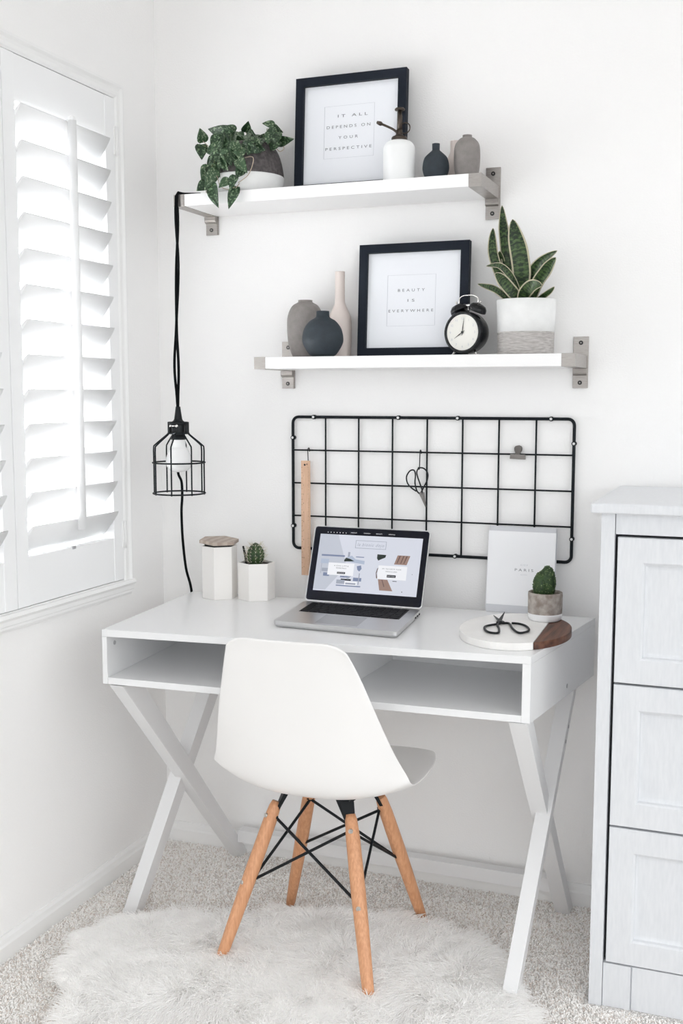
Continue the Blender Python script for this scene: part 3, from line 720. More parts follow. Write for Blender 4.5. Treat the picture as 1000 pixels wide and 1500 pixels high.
# ================================================================== SNAKE PLANT
sn = thing('snake_plant', 'snake plant with cream-edged leaves in a round white pot on the lower shelf', 'potted plant', (1.0525,-.092,LZ))
sc_ = (1.0525,-.092,LZ)
b = BM(); lathe(b, [(.066,.053),(.0685,.0535),(.0690,.090),(.0700,.128),(.0685,.1295),(.066,.128),(.0645,.115)], sc_, 56, cap=False); part('pot', b, M['whitepot'], sn, 'white glazed upper part of the pot')
b = BM(); pr = [(.060,0),(.0655,.002)]
z = .004
while z < .052: pr += [(.0668+.0012*math.sin(z*2000),z)]; z += .0011
lathe(b, pr+[(.0668,.0535)], sc_, 56); part('pot_base', b, ramp_mat('grooved_clay','noise',(.38,.355,.34),(.62,.595,.58),.3,.7,60,.75,(1,1,5)), sn, 'unglazed grey grooved lower part of the pot')
b = BM(); lathe(b, [(.0650,.112),(.0650,.116),(.02,.119),(.001,.119)], sc_, 32); part('soil', b, M['soil'], sn)
SNAKE = [([(1.02,-0.075,1.554),(1.006,-0.087,1.594),(0.998,-0.099,1.673),(0.997,-0.111,1.706),(0.997,-0.123,1.74)],0.025),([(1.003,-0.09,1.553),(0.989,-0.102,1.584),(0.976,-0.114,1.628),(0.976,-0.126,1.662),(0.98,-0.138,1.687)],0.024),([(1.039,-0.1,1.538),(1.044,-0.112,1.581),(1.04,-0.124,1.628),(1.032,-0.136,1.67),(1.028,-0.148,1.703)],0.044),([(1.046,-0.085,1.538),(1.059,-0.097,1.573),(1.077,-0.109,1.597),(1.101,-0.121,1.615),(1.13,-0.133,1.629)],0.025),([(1.068,-0.1,1.528),(1.083,-0.112,1.562),(1.1,-0.124,1.582),(1.115,-0.136,1.599),(1.13,-0.148,1.612)],0.029),([(1.04,-0.11,1.528),(1.028,-0.122,1.562),(1.014,-0.134,1.586),(0.996,-0.146,1.6),(0.97,-0.158,1.598)],0.017),([(1.044,-0.13,1.519),(1.031,-0.142,1.536),(1.015,-0.154,1.556),(1.004,-0.166,1.57),(0.996,-0.178,1.578)],0.029),([(1.023,-0.125,1.516),(1.005,-0.137,1.533),(0.987,-0.149,1.546),(0.971,-0.161,1.551),(0.954,-0.173,1.556)],0.016),([(1.052,-0.135,1.516),(1.059,-0.147,1.533),(1.074,-0.159,1.546),(1.09,-0.171,1.549),(1.106,-0.183,1.546)],0.031),([(1.083,-0.11,1.52),(1.097,-0.122,1.527),(1.11,-0.134,1.533),(1.121,-0.146,1.539),(1.13,-0.158,1.545)],0.013),([(0.998,-0.07,1.573),(0.994,-0.082,1.594),(0.99,-0.094,1.616),(0.99,-0.106,1.628),(0.992,-0.118,1.636)],0.018)]
for pts, w in SNAKE:
    cpt = V(sc_); first = V(pts[0]); root = V((cpt.x+(first.x-cpt.x)*.6, cpt.y+(first.y-cpt.y)*.6, LZ+.113))
    P_ = smoothpath([root]+pts, 5); n = len(P_); b = BM(); uvl = b.loops.layers.uv.new('leaf'); rows = []; uvs = {}
    view = V((.27,-.95,0))
    for i,p in enumerate(P_):
        t = i/(n-1); d = (P_[min(i+1,n-1)]-P_[max(i-1,0)]).normalized()
        s = d.cross(view); s.normalize(); nn = s.cross(d).normalized()
        hw = w*.5*min(1, .55+1.1*t if t < .41 else 1)*(1 if t < .6 else max(.03, math.cos((t-.6)/.4*PI/2)**.75))
        row = []
        for q in (-1,-.82,-.4,0,.4,.82,1):
            v = b.verts.new(p + s*hw*q + nn*(-.25*hw*(1-q*q)+.12*hw)); uvs[v] = (abs(q), t*max(1,(P_[-1]-P_[0]).length*6)); row.append(v)
        rows.append(row)
    for i in range(n-1):
        for j in range(6):
            f = b.faces.new([rows[i][j],rows[i][j+1],rows[i+1][j+1],rows[i+1][j]]); f.smooth = True
            for l in f.loops: l[uvl].uv = uvs[l.vert]
    o = part('leaf', b, M['snake'], sn); md = o.modifiers.new('s','SOLIDIFY'); md.thickness = .0015; md.offset = 0

# ================================================================== ALARM CLOCK
ck = thing('alarm_clock', 'black twin-bell alarm clock on the lower shelf beside the snake plant', 'alarm clock', (.912,-.115,LZ))
cz = LZ+.0545; az_ = math.radians(-15)
fn = V((math.sin(az_), -math.cos(az_), 0)); rt = V((math.cos(az_), math.sin(az_), 0)); up = V((0,0,1))
CC = V((.9075,-.128,cz))                                           # centre of the dial
CX = Matrix((( rt.x, up.x, fn.x, CC.x),(rt.y, up.y, fn.y, CC.y),(rt.z, up.z, fn.z, CC.z),(0,0,0,1)))  # local: x right, y up, z out
b = BM(); lathe(b, [(.020,-.060),(.034,-.058),(.044,-.050),(.0490,-.036),(.0500,-.015),(.0500,-.002),(.0485,-.001),(.044,-.0015)], n=56); part('body', b, M['clockblack'], ck, X=CX)
b = BM(); lathe(b, [(.0425,-.002),(.0430,.002),(.0465,.004),(.0497,.0025),(.0500,-.001)], n=56, cap=False); part('bezel', b, M['clockblack'], ck, X=CX)
b = BM(); lathe(b, [(.0435,.0),(.0435,.0012)], n=48)
dial = part('dial', b, M['dial'], ck, X=CX)
t = BM()
for h in range(1,13):
    a = PI/2 - h*PI/6; addbm(t, text_bm(str(h), V((.0335*math.cos(a), .0335*math.sin(a)-.003, .0014)), V((1,0,0)), V((0,1,0)), .0058, 1.))
for k in range(60):
    a = k*PI/30; r0 = .0405 if k % 5 == 0 else .0412
    R_ = V((math.cos(a), math.sin(a), 0)); U_ = V((-math.sin(a), math.cos(a), 0)); quad(t, V((0,0,.0015)), R_, U_, r0, -.0002, .0424, .0002)
part('numerals', t, M['inklight'], dial, X=CX)
def hand(name, a, L, w):
    b = BM(); R_ = V((math.cos(a), math.sin(a), 0)); U_ = V((-math.sin(a), math.cos(a), 0))
    vs = [b.verts.new(R_*x+U_*y+V((0,0,z))) for z in (.0022,.0029) for x,y in ((-.007,-w*.4),(L*.35,-w),(L,0),(L*.35,w),(-.007,w*.4))]
    b.faces.new(vs[:5][::-1]); b.faces.new(vs[5:])
    for i in range(5): b.faces.new([vs[i],vs[(i+1)%5],vs[5+(i+1)%5],vs[5+i]])
    part(name, b, M['screw'], ck, X=CX)
hand('hour_hand', PI/2-8*PI/6+.05, .027, .0011); hand('minute_hand', PI/2-.12, .033, .0010)
b = BM(); lathe(b, [(.0032,.0018),(.0032,.0035)], n=16); part('hand_hub', b, M['screw'], ck, X=CX)
for sgn in (-1,1):
    ax_ = V((sgn*.42,.90,0)).normalized(); q = Matrix.Translation((sgn*.0255,.0560,-.026)) @ V((0,0,1)).rotation_difference(ax_).to_matrix().to_4x4()
    b = BM(); lathe(b, [(.0215,-.006),(.0225,-.004),(.0215,.003),(.0165,.0095),(.008,.0125),(.001,.013)], n=36); part('bell', b, M['clockblack'], ck, X=CX@q)
    b = BM(); tube(b, [(0,0,.012),(0,0,.018)], .0022, 10); ball(b, (0,0,.0185), .0030, sub=2); part('bell_nut', b, M['chrome'], ck, X=CX@q)
    b = BM(); tube(b, [(sgn*.026,-.042,-.014),(sgn*.033,-.0525,-.008)], [.0030,.0020], 10); ball(b, (sgn*.0332,-.0527,-.008), .0022, sub=2); part('foot', b, M['chrome'], ck, X=CX)
b = BM(); tube(b, smoothpath([(-.026,.070,-.026),(-.025,.082,-.026),(-.015,.0885,-.026),(0,.0895,-.026),(.015,.0885,-.026),(.025,.082,-.026),(.026,.070,-.026)],5), .0016, 8); part('handle', b, M['chrome'], ck, X=CX)
b = BM(); tube(b, [(0,.048,-.026),(0,.066,-.026)], .0014, 8); box(b, (-.006,.064,-.029), (.006,.068,-.023), .001); part('hammer', b, M['chrome'], ck, X=CX)

# ================================================================== CAGE LAMP
lp = thing('cage_lamp', 'black wire cage lamp hanging by its cord from the upper shelf', 'pendant lamp', (.171,-.205,1.03))
lx, ly = .1715, -.205
b = BM(); A_ = []
zc = [1.838-.024,1.775]
path1 = [(lx+.004,-.166,UZ+.004),(lx,-.186,UZ+.0045),(lx-.002,-.1905,UZ-.004),(lx-.002,-.192,UZ-.03)]
n = 46
for i in range(n+1):
    t = i/n; z = UZ-.035 - t*(UZ-.035-1.262); ph = 9.*t + .7*math.sin(5*t); r = .0028+.0022*max(0,math.sin((t-.62)/.30*PI))*(t>.62 and t<.92)
    A_.append((lx-.002+r*math.cos(ph)+.002*math.sin(7*t), -.193-.012*t+r*math.sin(ph), z))
tube(b, [V((lx+.045,-.150,UZ+.004)),V((lx+.020,-.158,UZ+.0042))]+[V(p) for p in path1]+[V(p) for p in A_], .0037, 8)
part('cord', b, M['rubber'], lp)
b = BM(); B_ = []
for i in range(n+1):
    t = i/n; z = UZ-.035 - t*(UZ-.035-1.262); ph = PI + 9.*t + .7*math.sin(5*t); r = .0028+.0030*max(0,math.sin((t-.62)/.30*PI))*(t>.62 and t<.92)
    B_.append((lx-.002+r*math.cos(ph)+.002*math.sin(7*t), -.193-.012*t+r*math.sin(ph), z))
tail = smoothpath([(lx-.001,-.199,1.262),(lx-.010,-.170,1.22),(lx-.045,-.110,1.16),(.098,-.080,1.12),(.090,-.065,1.083),(.097,-.060,1.06),(.0985,-.060,1.02),(.0955,-.060,.975),(.098,-.060,.90),(.108,-.062,.82),(.122,-.062,.77),(.130,-.058,.70)], 6)
tube(b, [V((lx+.05,-.135,UZ+.004)),V((lx+.022,-.150,UZ+.0044)),V((lx+.006,-.160,UZ+.0046)),V((lx,-.1875,UZ+.0036)),V((lx-.004,-.1915,UZ-.006)),V((lx-.004,-.193,UZ-.03))]+[V(p) for p in B_]+tail[1:], .0037, 8)
part('plug_cord', b, M['rubber'], lp)
b = BM(); lathe(b, [(.0060,1.268),(.0068,1.262),(.0105,1.236),(.0125,1.232),(.0165,1.229),(.0175,1.222),(.0170,1.205),(.0170,1.192),(.020,1.190),(.020,1.183),(.0165,1.182)], (lx,ly,0), 32); part('socket', b, M['blackmetal'], lp)
b = BM(); lathe(b, [(.0215,1.228),(.0245,1.229),(.0245,1.222),(.0215,1.221)], (lx,ly,0), 32, cap=False)
for sgn in (-1,1): box(b, (lx+sgn*.0255-.0035,ly-.006,1.198), (lx+sgn*.0255+.0035,ly+.006,1.229), .003)
part('collar_clamp', b, M['blackmetal'], lp)
b = BM(); tube(b, [(lx-.008,ly-.026,1.2185),(lx+.010,ly-.026,1.2185)], .0018, 8); ball(b, (lx-.008,ly-.026,1.2185), .0034, sub=2); ball(b, (lx+.010,ly-.026,1.2185), .0040, sub=2); part('clamp_screw', b, M['chrome'], lp)
cr = .0675
b = BM()
for zz, rr in ((1.043,cr),(1.123,cr),(1.199,.027)): tube(b, [(lx+rr*math.cos(a),ly+rr*math.sin(a),zz) for a in [2*PI*i/48 for i in range(48)]], .0021, 8, closed=True)
for k in range(8):
    a = 2*PI*k/8 + .22; c_, s_ = math.cos(a), math.sin(a)
    tube(b, smoothpath([(lx+.027*c_,ly+.027*s_,1.203),(lx+.030*c_,ly+.030*s_,1.196),(lx+.062*c_,ly+.062*s_,1.170),(lx+cr*c_,ly+cr*s_,1.160),(lx+cr*c_,ly+cr*s_,1.12),(lx+cr*c_,ly+cr*s_,1.040)],4), .0020, 8)
part('wire_cage', b, M['wire'], lp)
b = BM(); pr = [(.0175,1.186),(.0185,1.165),(.023,1.158),(.030,1.144),(.0335,1.128),(.031,1.112),(.022,1.102),(.010,1.0985),(.001,1.098)]
lathe(b, [(max(p.x,.0008),p.z) for p in smoothpath([(r,0,h) for r,h in pr[::-1]],4)], (lx,ly,0), 36); part('bulb', b, M['bulb'], lp)

# ================================================================== WIRE GRID
gx, gz, cw, chh = .4110, .8859, .0936, .0885
gr = thing('wire_grid_panel', 'black wire grid memo panel fixed to the wall above the desk', 'wall grid', (gx+4*cw,-.008,gz+2*chh))
GX1, GZ1 = gx+8*cw, gz+4*chh; yg = -.0095; rc = .016
b = BM(); pts = []
for cx_, cz_, a0 in ((GX1-rc,GZ1-rc,0),(gx+rc,GZ1-rc,PI/2),(gx+rc,gz+rc,PI),(GX1-rc,gz+rc,1.5*PI)):
    for i in range(7): a = a0+i*PI/12; pts.append((cx_+rc*math.cos(a), yg, cz_+rc*math.sin(a)))
tube(b, pts, .0040, 10, closed=True); part('border_rod', b, M['wire'], gr)
for i in range(1,8):
    b = BM(); tube(b, [(gx+i*cw,yg+.002,gz),(gx+i*cw,yg+.002,GZ1)], .0023, 8); part('vertical_wire', b, M['wire'], gr)
for j in range(1,4):
    b = BM(); tube(b, [(gx,yg-.002,gz+j*chh),(GX1,yg-.002,gz+j*chh)], .0021, 8); part('horizontal_wire', b, M['wire'], gr)
for (x,z) in ((.4712,GZ1),(.708,GZ1),(.8661,GZ1),(1.1027,GZ1),(gx,1.1843),(gx,.946),(GX1,1.180),(GX1,.9443),(.8635,gz)):
    b = BM(); tube(b, [(x,0,z),(x,yg-.0035,z)], .0058, 14); fx = part('wall_fixing', b, M['wire'], gr)
    b = BM(); tube(b, [(x,yg-.003,z),(x,yg-.0052,z)], .0033, 12); part('screw_cap', b, M['ring'], fx)
# hooks
def hook(x, z, L, label, dx=0):
    b = BM(); pts = [(x,yg+.003,z-.004),(x,yg+.003,z+.002),(x,yg-.002,z+.006),(x,yg-.007,z+.003),(x,yg-.008,z-.006),(x+dx*.5,yg-.008,z-L*.5),(x+dx,yg-.008,z-L+.004),(x+dx,yg-.011,z-L),(x+dx,yg-.016,z-L+.001),(x+dx,yg-.018,z-L+.006)]
    tube(b, smoothpath(pts,4), .0013, 8); return single('hook', label, 'hook', b, M['wire'], (x,yg,z), 'wire hooks on the grid')
hook(.4575, gz+3*chh, .041, 'black wire hook holding the wooden ruler', .001)
hook(.7695, gz+3*chh, .043, 'black wire hook holding the scissors on the grid', -.001)
# ruler
ru = thing('wooden_ruler', 'wooden ruler hanging upright from the grid left of the laptop', 'ruler', (.4545,-.025,.81))
b = BM(); 
X_r = Matrix.Translation((.4545,-.026,1.124)) @ Matrix.Rotation(math.radians(-.1), 4, 'Y')
box(b, (-.0130,-.0015,-.309), (.0130,.0015,0), .0008); part('ruler_blade', b, M['rulerwood'], ru, X=X_r)
t = BM()
for k in range(120):
    z = -.018-k*.00238; L = .0055 if k % 10 == 0 else (.004 if k % 5 == 0 else .0025)
    quad(t, V((0,-.0017,0)), V((1,0,0)), V((0,0,1)), .0126-L-.0015, z-.0002, .0111, z+.0002)
    if k % 6 == 0: quad(t, V((0,-.0017,0)), V((1,0,0)), V((0,0,1)), -.0122, z-.0003, -.0122+.004, z+.0003)
for i in range(1,12): addbm(t, text_bm(str(i), V((-.006,-.0016,-.018-i*.0245)), V((1,0,0)), V((0,0,1)), .0035, 1.))
part('graduations', t, mat('ruler_ink', (.12,.06,.035), .7), ru, X=X_r)
b = BM(); tube(b, [(-.002,-.0016,-.011),(-.002,-.0019,-.011)], .0028, 14); part('hole', b, M['screw'], ru, X=X_r)
# hanging scissors
hs = thing('hanging_scissors', 'antique dark scissors hanging from a hook on the wire grid', 'scissors', (.770,-.024,1.05))
yo = -.0275
SCH = [[(0.764,1.052),(0.751,1.06),(0.74,1.072),(0.737,1.089),(0.746,1.104),(0.757,1.106),(0.761,1.094),(0.760,1.073),(0.765,1.054),(.772,1.046)],[(0.775,1.048),(0.784,1.065),(0.792,1.082),(0.793,1.099),(0.783,1.111),(0.77,1.112),(0.764,1.102),(0.766,1.09),(0.773,1.071),(0.779,1.054),(.778,1.046)]]
for i, s in enumerate(SCH):
    b = BM(); tube(b, smoothpath([(x,yo+.002*i,z) for x,z in s],4), .0019, 8); hb = part('handle', b, M['scissor'], hs)
for i,(p,q) in enumerate((((.773,1.050),(.7895,1.011)),((.781,1.050),(.7895,1.011)))):
    b = BM(); d = V((q[0]-p[0],0,q[1]-p[1])).normalized(); s = V((d.z,0,-d.x))
    P0 = V((p[0],yo+.002*i,p[1])); P1 = V((q[0],yo+.002*i,q[1]))
    hexa(b, [P0-s*.0035-V((0,.001,0)),P0+s*.0035-V((0,.001,0)),P0+s*.0035+V((0,.001,0)),P0-s*.0035+V((0,.001,0)),P1-s*.0006-V((0,.0005,0)),P1+s*.0006-V((0,.0005,0)),P1+s*.0006+V((0,.0005,0)),P1-s*.0006+V((0,.0005,0))])
    part('blade', b, M['bladesteel'], hs)
b = BM(); tube(b, [(.7765,yo-.003,1.046),(.7765,yo+.004,1.046)], .0032, 12); part('pivot_screw', b, M['bladesteel'], hs)
# clip
cl = thing('bulldog_clip', 'small steel bulldog clip gripping the wire grid', 'clip', (1.0225,-.016,1.15))
b = BM(); X_c = Matrix.Translation((1.0225,-.014,1.1395)) @ Matrix.Rotation(math.radians(2),4,'Y')
hexa(b, [(-.0195,-.0035,0),(.0195,-.0035,0),(.0195,.0030,0),(-.0195,.0030,0),(-.0185,-.0065,.012),(.0185,-.0065,.012),(.0185,.0060,.012),(-.0185,.0060,.012)], .0012); part('jaw', b, M['clip'], cl, X=X_c)
for sg in (-1,1):
    t = BM(); P0 = [(-.0055,.0118),(-.0060,.017),(-.0085,.022),(-.0088,.028),(-.006,.0325),(0,.0345),(.006,.0325),(.0088,.028),(.0085,.022),(.0060,.017),(.0055,.0118)]
    A = [t.verts.new((x, sg*(.0055+(z-.0118)*.15), z)) for x,z in P0]; t.faces.new(A)
    bmesh.ops.solidify(t, geom=t.faces[:], thickness=.0012); part('thumb_tab', t, M['clip'], cl, X=X_c)

# ================================================================== LAPTOP
LT = H+.0005
BLp, BRp, FLp, FRp = V((.5120,-.172,0)), V((.8255,-.175,0)), V((.5420,-.432,0)), V((.8520,-.449,0))
def Lq(s, t, z=0.):   # s: 0 left..1 right, t: 0 back..1 front
    p = BLp.lerp(BRp, s).lerp(FLp.lerp(FRp, s), t); return V((p.x,p.y,z))
lap = thing('laptop', 'open silver laptop showing a website on the desk', 'laptop', (.68,-.31,LT))
b = BM(); poly = []
for cs, ct, a0 in ((1,0,0),(0,0,1),(0,1,2),(1,1,3)):
    for i in range(5):
        a = i*PI/8 + a0*PI/2; rs_, rt_ = .035, .042
        cs_ = (1-rs_) if cs else rs_; ct_ = (1-rt_) if ct else rt_
        p = Lq(cs_+rs_*math.cos(a), ct_-rt_*math.sin(a)); poly.append((p.x,p.y))
t0 = BM(); ring = [(.004,LT+.0008),(.0,LT+.006),(0,LT+.0135),(.0012,LT+.0150)]
cen = V((sum(p[0] for p in poly)/len(poly), sum(p[1] for p in poly)/len(poly), 0)); rs=[]
for o,z in ring: rs.append([b.verts.new((cen.x+(x-cen.x)*(1-o/.15), cen.y+(y-cen.y)*(1-o/.15), z)) for x,y in poly])
for k in range(3):
    for i in range(len(poly)): f = b.faces.new([rs[k][i],rs[k][(i+1)%len(poly)],rs[k+1][(i+1)%len(poly)],rs[k+1][i]])
b.faces.new(rs[-1]); b.faces.new(rs[0][::-1]); base = part('base', b, M['alu'], lap)
zt = LT+.0151
def lslab(bm, s0, s1, t0, t1, z0, z1, bev=0.):
    q = [Lq(s0,t1),Lq(s1,t1),Lq(s1,t0),Lq(s0,t0)]
    hexa(bm, [V((p.x,p.y,z0)) for p in q]+[V((p.x,p.y,z1)) for p in q], bev, 1)
b = BM(); lslab(b, .085, .915, .075, .520, zt-.0005, zt+.0002); part('keyboard_well', b, M['keyblack'], lap)
rows_ = [(14,.5),(14,1),(14,1),(13,1),(12,1),(11,1)]
kb = BM(); t = .085; kh = .430/5.5
for ri,(n_,hf) in enumerate(rows_):
    hh = kh*hf; tot = .81; xs = .095; wd = tot/n_
    for i in range(n_):
        s0, s1 = xs+i*wd+.004, xs+(i+1)*wd-.004
        if ri == 5:
            if i in (4,5,6):
                if i != 4: continue
                s1 = xs+7*wd-.004
        lslab(kb, s0, s1, t+.006, t+hh-.006, zt, zt+.0016, .0004)
    t += hh
kbo = part('keys', kb, M['key'], lap, 'rows of black keys')
b = BM(); lslab(b, .33, .67, .565, .93, zt-.0005, zt+.0001); part('trackpad', b, M['alupad'], lap)
for k_i,tt in enumerate((.12,.20,.28)):
    p = Lq(1.0, tt); b = BM(); box(b, (p.x-.001,p.y-.006,LT+.006), (p.x+.0006,p.y+.006,LT+.010), .0005); part('port', b, M['key'], lap)
# lid
Lb0, Lb1 = V((.5125,-.1725,LT+.014)), V((.8255,-.1755,LT+.014)); Lt0 = V((.5150,-.1010,.9610)); Lt1 = V((.8250,-.1035,.9610))
RL = (Lb1-Lb0); WL = RL.length; RL.normalize(); UL = (Lt0-Lb0); HL = UL.length; UL = (UL - RL*UL.dot(RL)).normalized(); NL = RL.cross(UL)
if NL.y > 0: NL = -NL
LX = Matrix(((RL.x,UL.x,NL.x,Lb0.x),(RL.y,UL.y,NL.y,Lb0.y),(RL.z,UL.z,NL.z,Lb0.z),(0,0,0,1)))
def rrect(x0,y0,x1,y1,r,n=5):
    o = []
    for cx_,cy_,a0 in ((x1-r,y1-r,0),(x0+r,y1-r,PI/2),(x0+r,y0+r,PI),(x1-r,y0+r,1.5*PI)):
        for i in range(n): a = a0+i*PI/2/(n-1); o.append((cx_+r*math.cos(a), cy_+r*math.sin(a)))
    return o
b = BM(); prism(b, rrect(0,0,WL,HL,.009), -.006, 0, .0010); part('lid', b, M['alu'], lap, X=LX)
b = BM(); prism(b, rrect(.0025,.004,WL-.0025,HL-.0025,.007), 0, .0006); part('screen_glass', b, M['bezel'], lap, X=LX)
b = BM(); tube(b, [(.03,-.003,-.003),(WL-.03,-.003,-.003)], .0045, 12); part('hinge_bar', b, M['key'], lap, X=LX)
# display: the page on the screen, pixels give off their own light
E_ = {k: emis('screen_'+k, c, s) for k,c,s in (('page',(.80,.83,.93),.84),('white',(.95,.96,1.),.92),('blue',(.30,.37,.58),.62),('sky',(.60,.69,.86),.72),('navy',(.015,.018,.035),.3),('green',(.02,.045,.03),.4),('skin',(.50,.32,.26),.62),('skindark',(.22,.12,.10),.5),('grey',(.50,.54,.66),.7),('frost',(.70,.74,.84),.76))}
names = list(E_); mats_ = [E_[k] for k in names]; ix = {k:i for i,k in enumerate(names)}
sx0, sx1, sy0, sy1 = .0185, WL-.0175, .0295, HL-.0215
SW, SH = sx1-sx0, sy1-sy0
b = BM(); prism(b, [(sx0,sy0),(sx1,sy0),(sx1,sy1),(sx0,sy1)], .0004, .0007); disp = part('display', b, E_['page'], lap, X=LX)
pg = BM(); lay = [0]
def sq(x0,y0,x1,y1,k,skew=0.):
    """fractions of the display, y from the top"""
    lay[0] += 1; z = .00075+.000006*lay[0]
    f = pg.faces.new([pg.verts.new((sx0+SW*x, sy1-SH*y, z)) for x,y in ((x0,y1),(x1,y1),(x1+skew,y0),(x0+skew,y0))]); f.material_index = ix[k]
def pl(pts,k):
    lay[0] += 1; z = .00075+.000006*lay[0]
    f = pg.faces.new([pg.verts.new((sx0+SW*x, sy1-SH*y, z)) for x,y in pts][::-1]); f.material_index = ix[k]
pl([(0,0),(.18,0),(.30,.55),(.12,.98),(0,.98)],'frost')
sq(.04,.36,.27,.39,'blue'); sq(.04,.44,.12,.52,'sky'); sq(.30,.30,.32,.40,'grey'); pl([(.29,.395),(.34,.36),(.38,.42),(.47,.44),(.47,.50),(.36,.48),(.27,.46)],'sky'); pl([(.27,.44),(.285,.40),(.33,.42),(.37,.455),(.27,.47)],'green')
sq(.06,.60,.13,.66,'grey'); sq(.08,.68,.14,.74,'blue'); sq(.05,.52,.055,.70,'grey'); sq(.25,.72,.34,.75,'blue'); sq(.26,.77,.36,.80,'navy'); pl([(.27,.70),(.31,.74),(.36,.71),(.33,.78)],'grey'); sq(.38,.74,.46,.80,'blue'); sq(.22,.79,.30,.86,'grey'); sq(.30,.81,.42,.88,'white'); sq(.31,.835,.41,.865,'grey'); sq(.43,.66,.44,.86,'grey'); sq(.22,.88,.46,.90,'blue')
pl([(.40,.54),(.44,.52),(.45,.58),(.43,.63),(.41,.60)],'blue'); sq(.38,.37,.46,.385,'blue')
sq(.12,.50,.375,.715,'white'); sq(.215,.655,.295,.690,'navy')
pl([(.585,.31),(.67,.315),(.665,.36),(.62,.40),(.60,.42),(.585,.38)],'green')
pl([(.78,.31),(.90,.31),(.875,.47),(.755,.47)],'skin')
for xx in (.80,.835,.865): pl([(xx,.315),(xx+.010,.315),(xx-.015,.45),(xx-.022,.45)],'skindark')
pl([(.62,.74),(.71,.74),(.77,.93),(.645,.93)],'skin'); pl([(.655,.745),(.662,.745),(.69,.86),(.682,.87)],'skindark'); pl([(.60,.56),(.61,.54),(.60,.64),(.615,.74),(.60,.72),(.592,.63)],'skindark')
sq(.61,.50,.885,.735,'white'); sq(.70,.655,.785,.700,'navy'); sq(.76,.755,.80,.765,'navy')
sq(.935,.62,.94,.63,'navy'); pl([(.855,.925),(.865,.925),(.86,.95)],'navy')
for (x0_,y0_,x1_,y1_) in ((.36,.085,.365,.225),(.655,.085,.66,.225),(.36,.085,.66,.093),(.36,.217,.66,.225)): sq(x0_,y0_,x1_,y1_,'grey')
page = part('web_page', pg, mats_, disp, X=LX)
zt_ = .0014
def stext(s, x, y, h, w, m, shear=0., tr=1.):
    t = text_bm(s, V((sx0+SW*x, sy1-SH*y, zt_)), V((1,0,0)), V((0,1,0)), h, tr, w, shear); return t
t = BM(); addbm(t, stext('la bionic dojo', .51, .185, .0085, .072, None, .35, 1.2)); part('site_title', t, E_['grey'], disp, X=LX)
t = BM()
for s,x,y,h,w in (('A CHIC LITTLE','.25',.56,.0028,.040),('WORKSPACE','.25',.60,.0028,.028),('MY FAVORITE NUDE','.74',.565,.0028,.050),('MANICURES','.74',.61,.0028,.030)):
    addbm(t, stext(s, float(x), y, h, w, None, 0, 1.2))
part('page_captions', t, E_['navy'], disp, X=LX)
t = BM()
for s,x,y,w in (('READ MORE',.255,.680,.018),('READ MORE',.742,.686,.019)): addbm(t, stext(s, x, y, .0021, w, None))
for s,x in (('ABOUT',.33),('FASHION',.46),('BEAUTY',.58),('LIFESTYLE',.70)): addbm(t, stext(s, x, -.035, .0022, .017, None))
for i in range(7): quad(t, V((sx0+SW*(.07+i*.03), sy1+.004, zt_)), V((1,0,0)), V((0,1,0)), 0, 0, .0018, .0018)
part('menu_text', t, E_['white'], disp, X=LX)

# ================================================================== HEX JAR, HEX CACTUS POT
def hexagon(cx_, cy_, r, rot): return [(cx_+r*math.cos(rot+i*PI/3), cy_+r*math.sin(rot+i*PI/3)) for i in range(6)]
def hexpot(root, cx_, cy_, r, rot, z0, h, name, m):
    b = BM(); rr = [(r,0),(r,h),(r-.004,h),(r-.004,h-.012)]
    rs = [[b.verts.new((x,y,z0+z)) for x,y in hexagon(cx_,cy_,q,rot)] for q,z in rr]
    for k in range(3):
        for i in range(6): b.faces.new([rs[k][i],rs[k][(i+1)%6],rs[k+1][(i+1)%6],rs[k+1][i]])
    b.faces.new(rs[0][::-1]); b.faces.new(rs[-1])
    o = part(name, b, m, root); md = o.modifiers.new('b','BEVEL'); md.width = .0012; md.segments = 2; return o
jc = (.2505,-.134); jr = .0475
jar = thing('hexagonal_jar', 'tall white hexagonal jar with a wooden lid at the back left of the desk', 'jar', (*jc,H))
hexpot(jar, *jc, jr, math.radians(39), H, .140, 'jar_body', M['jar'])
b = BM(); prism(b, hexagon(jc[0]-.001,jc[1],.0540,math.radians(41)), H+.1475, H+.156, .0015, Matrix.Translation((jc[0],jc[1],H+.15)) @ Matrix.Rotation(math.radians(2.5),4,'X') @ Matrix.Rotation(math.radians(3),4,'Y') @ Matrix.Translation((-jc[0],-jc[1],-H-.15)))
part('wooden_lid', b, M['paleWood'], jar)
b = BM(); prism(b, hexagon(jc[0],jc[1],.0405,math.radians(39)), H+.128, H+.148, .001); part('lid_seal', b, M['screw'], jar)
cc = (.3510,-.118); crd = .0492
cp = thing('small_cactus', 'spiny round cactus in a white hexagonal pot beside the wooden-lidded jar', 'cactus', (*cc,H))
hexpot(cp, *cc, crd, math.radians(31.5), H, .0985, 'pot', M['jar'])
b = BM(); prism(b, hexagon(*cc, crd-.0045, math.radians(31.5)), H+.086, H+.0925); part('soil', b, M['soil'], cp)
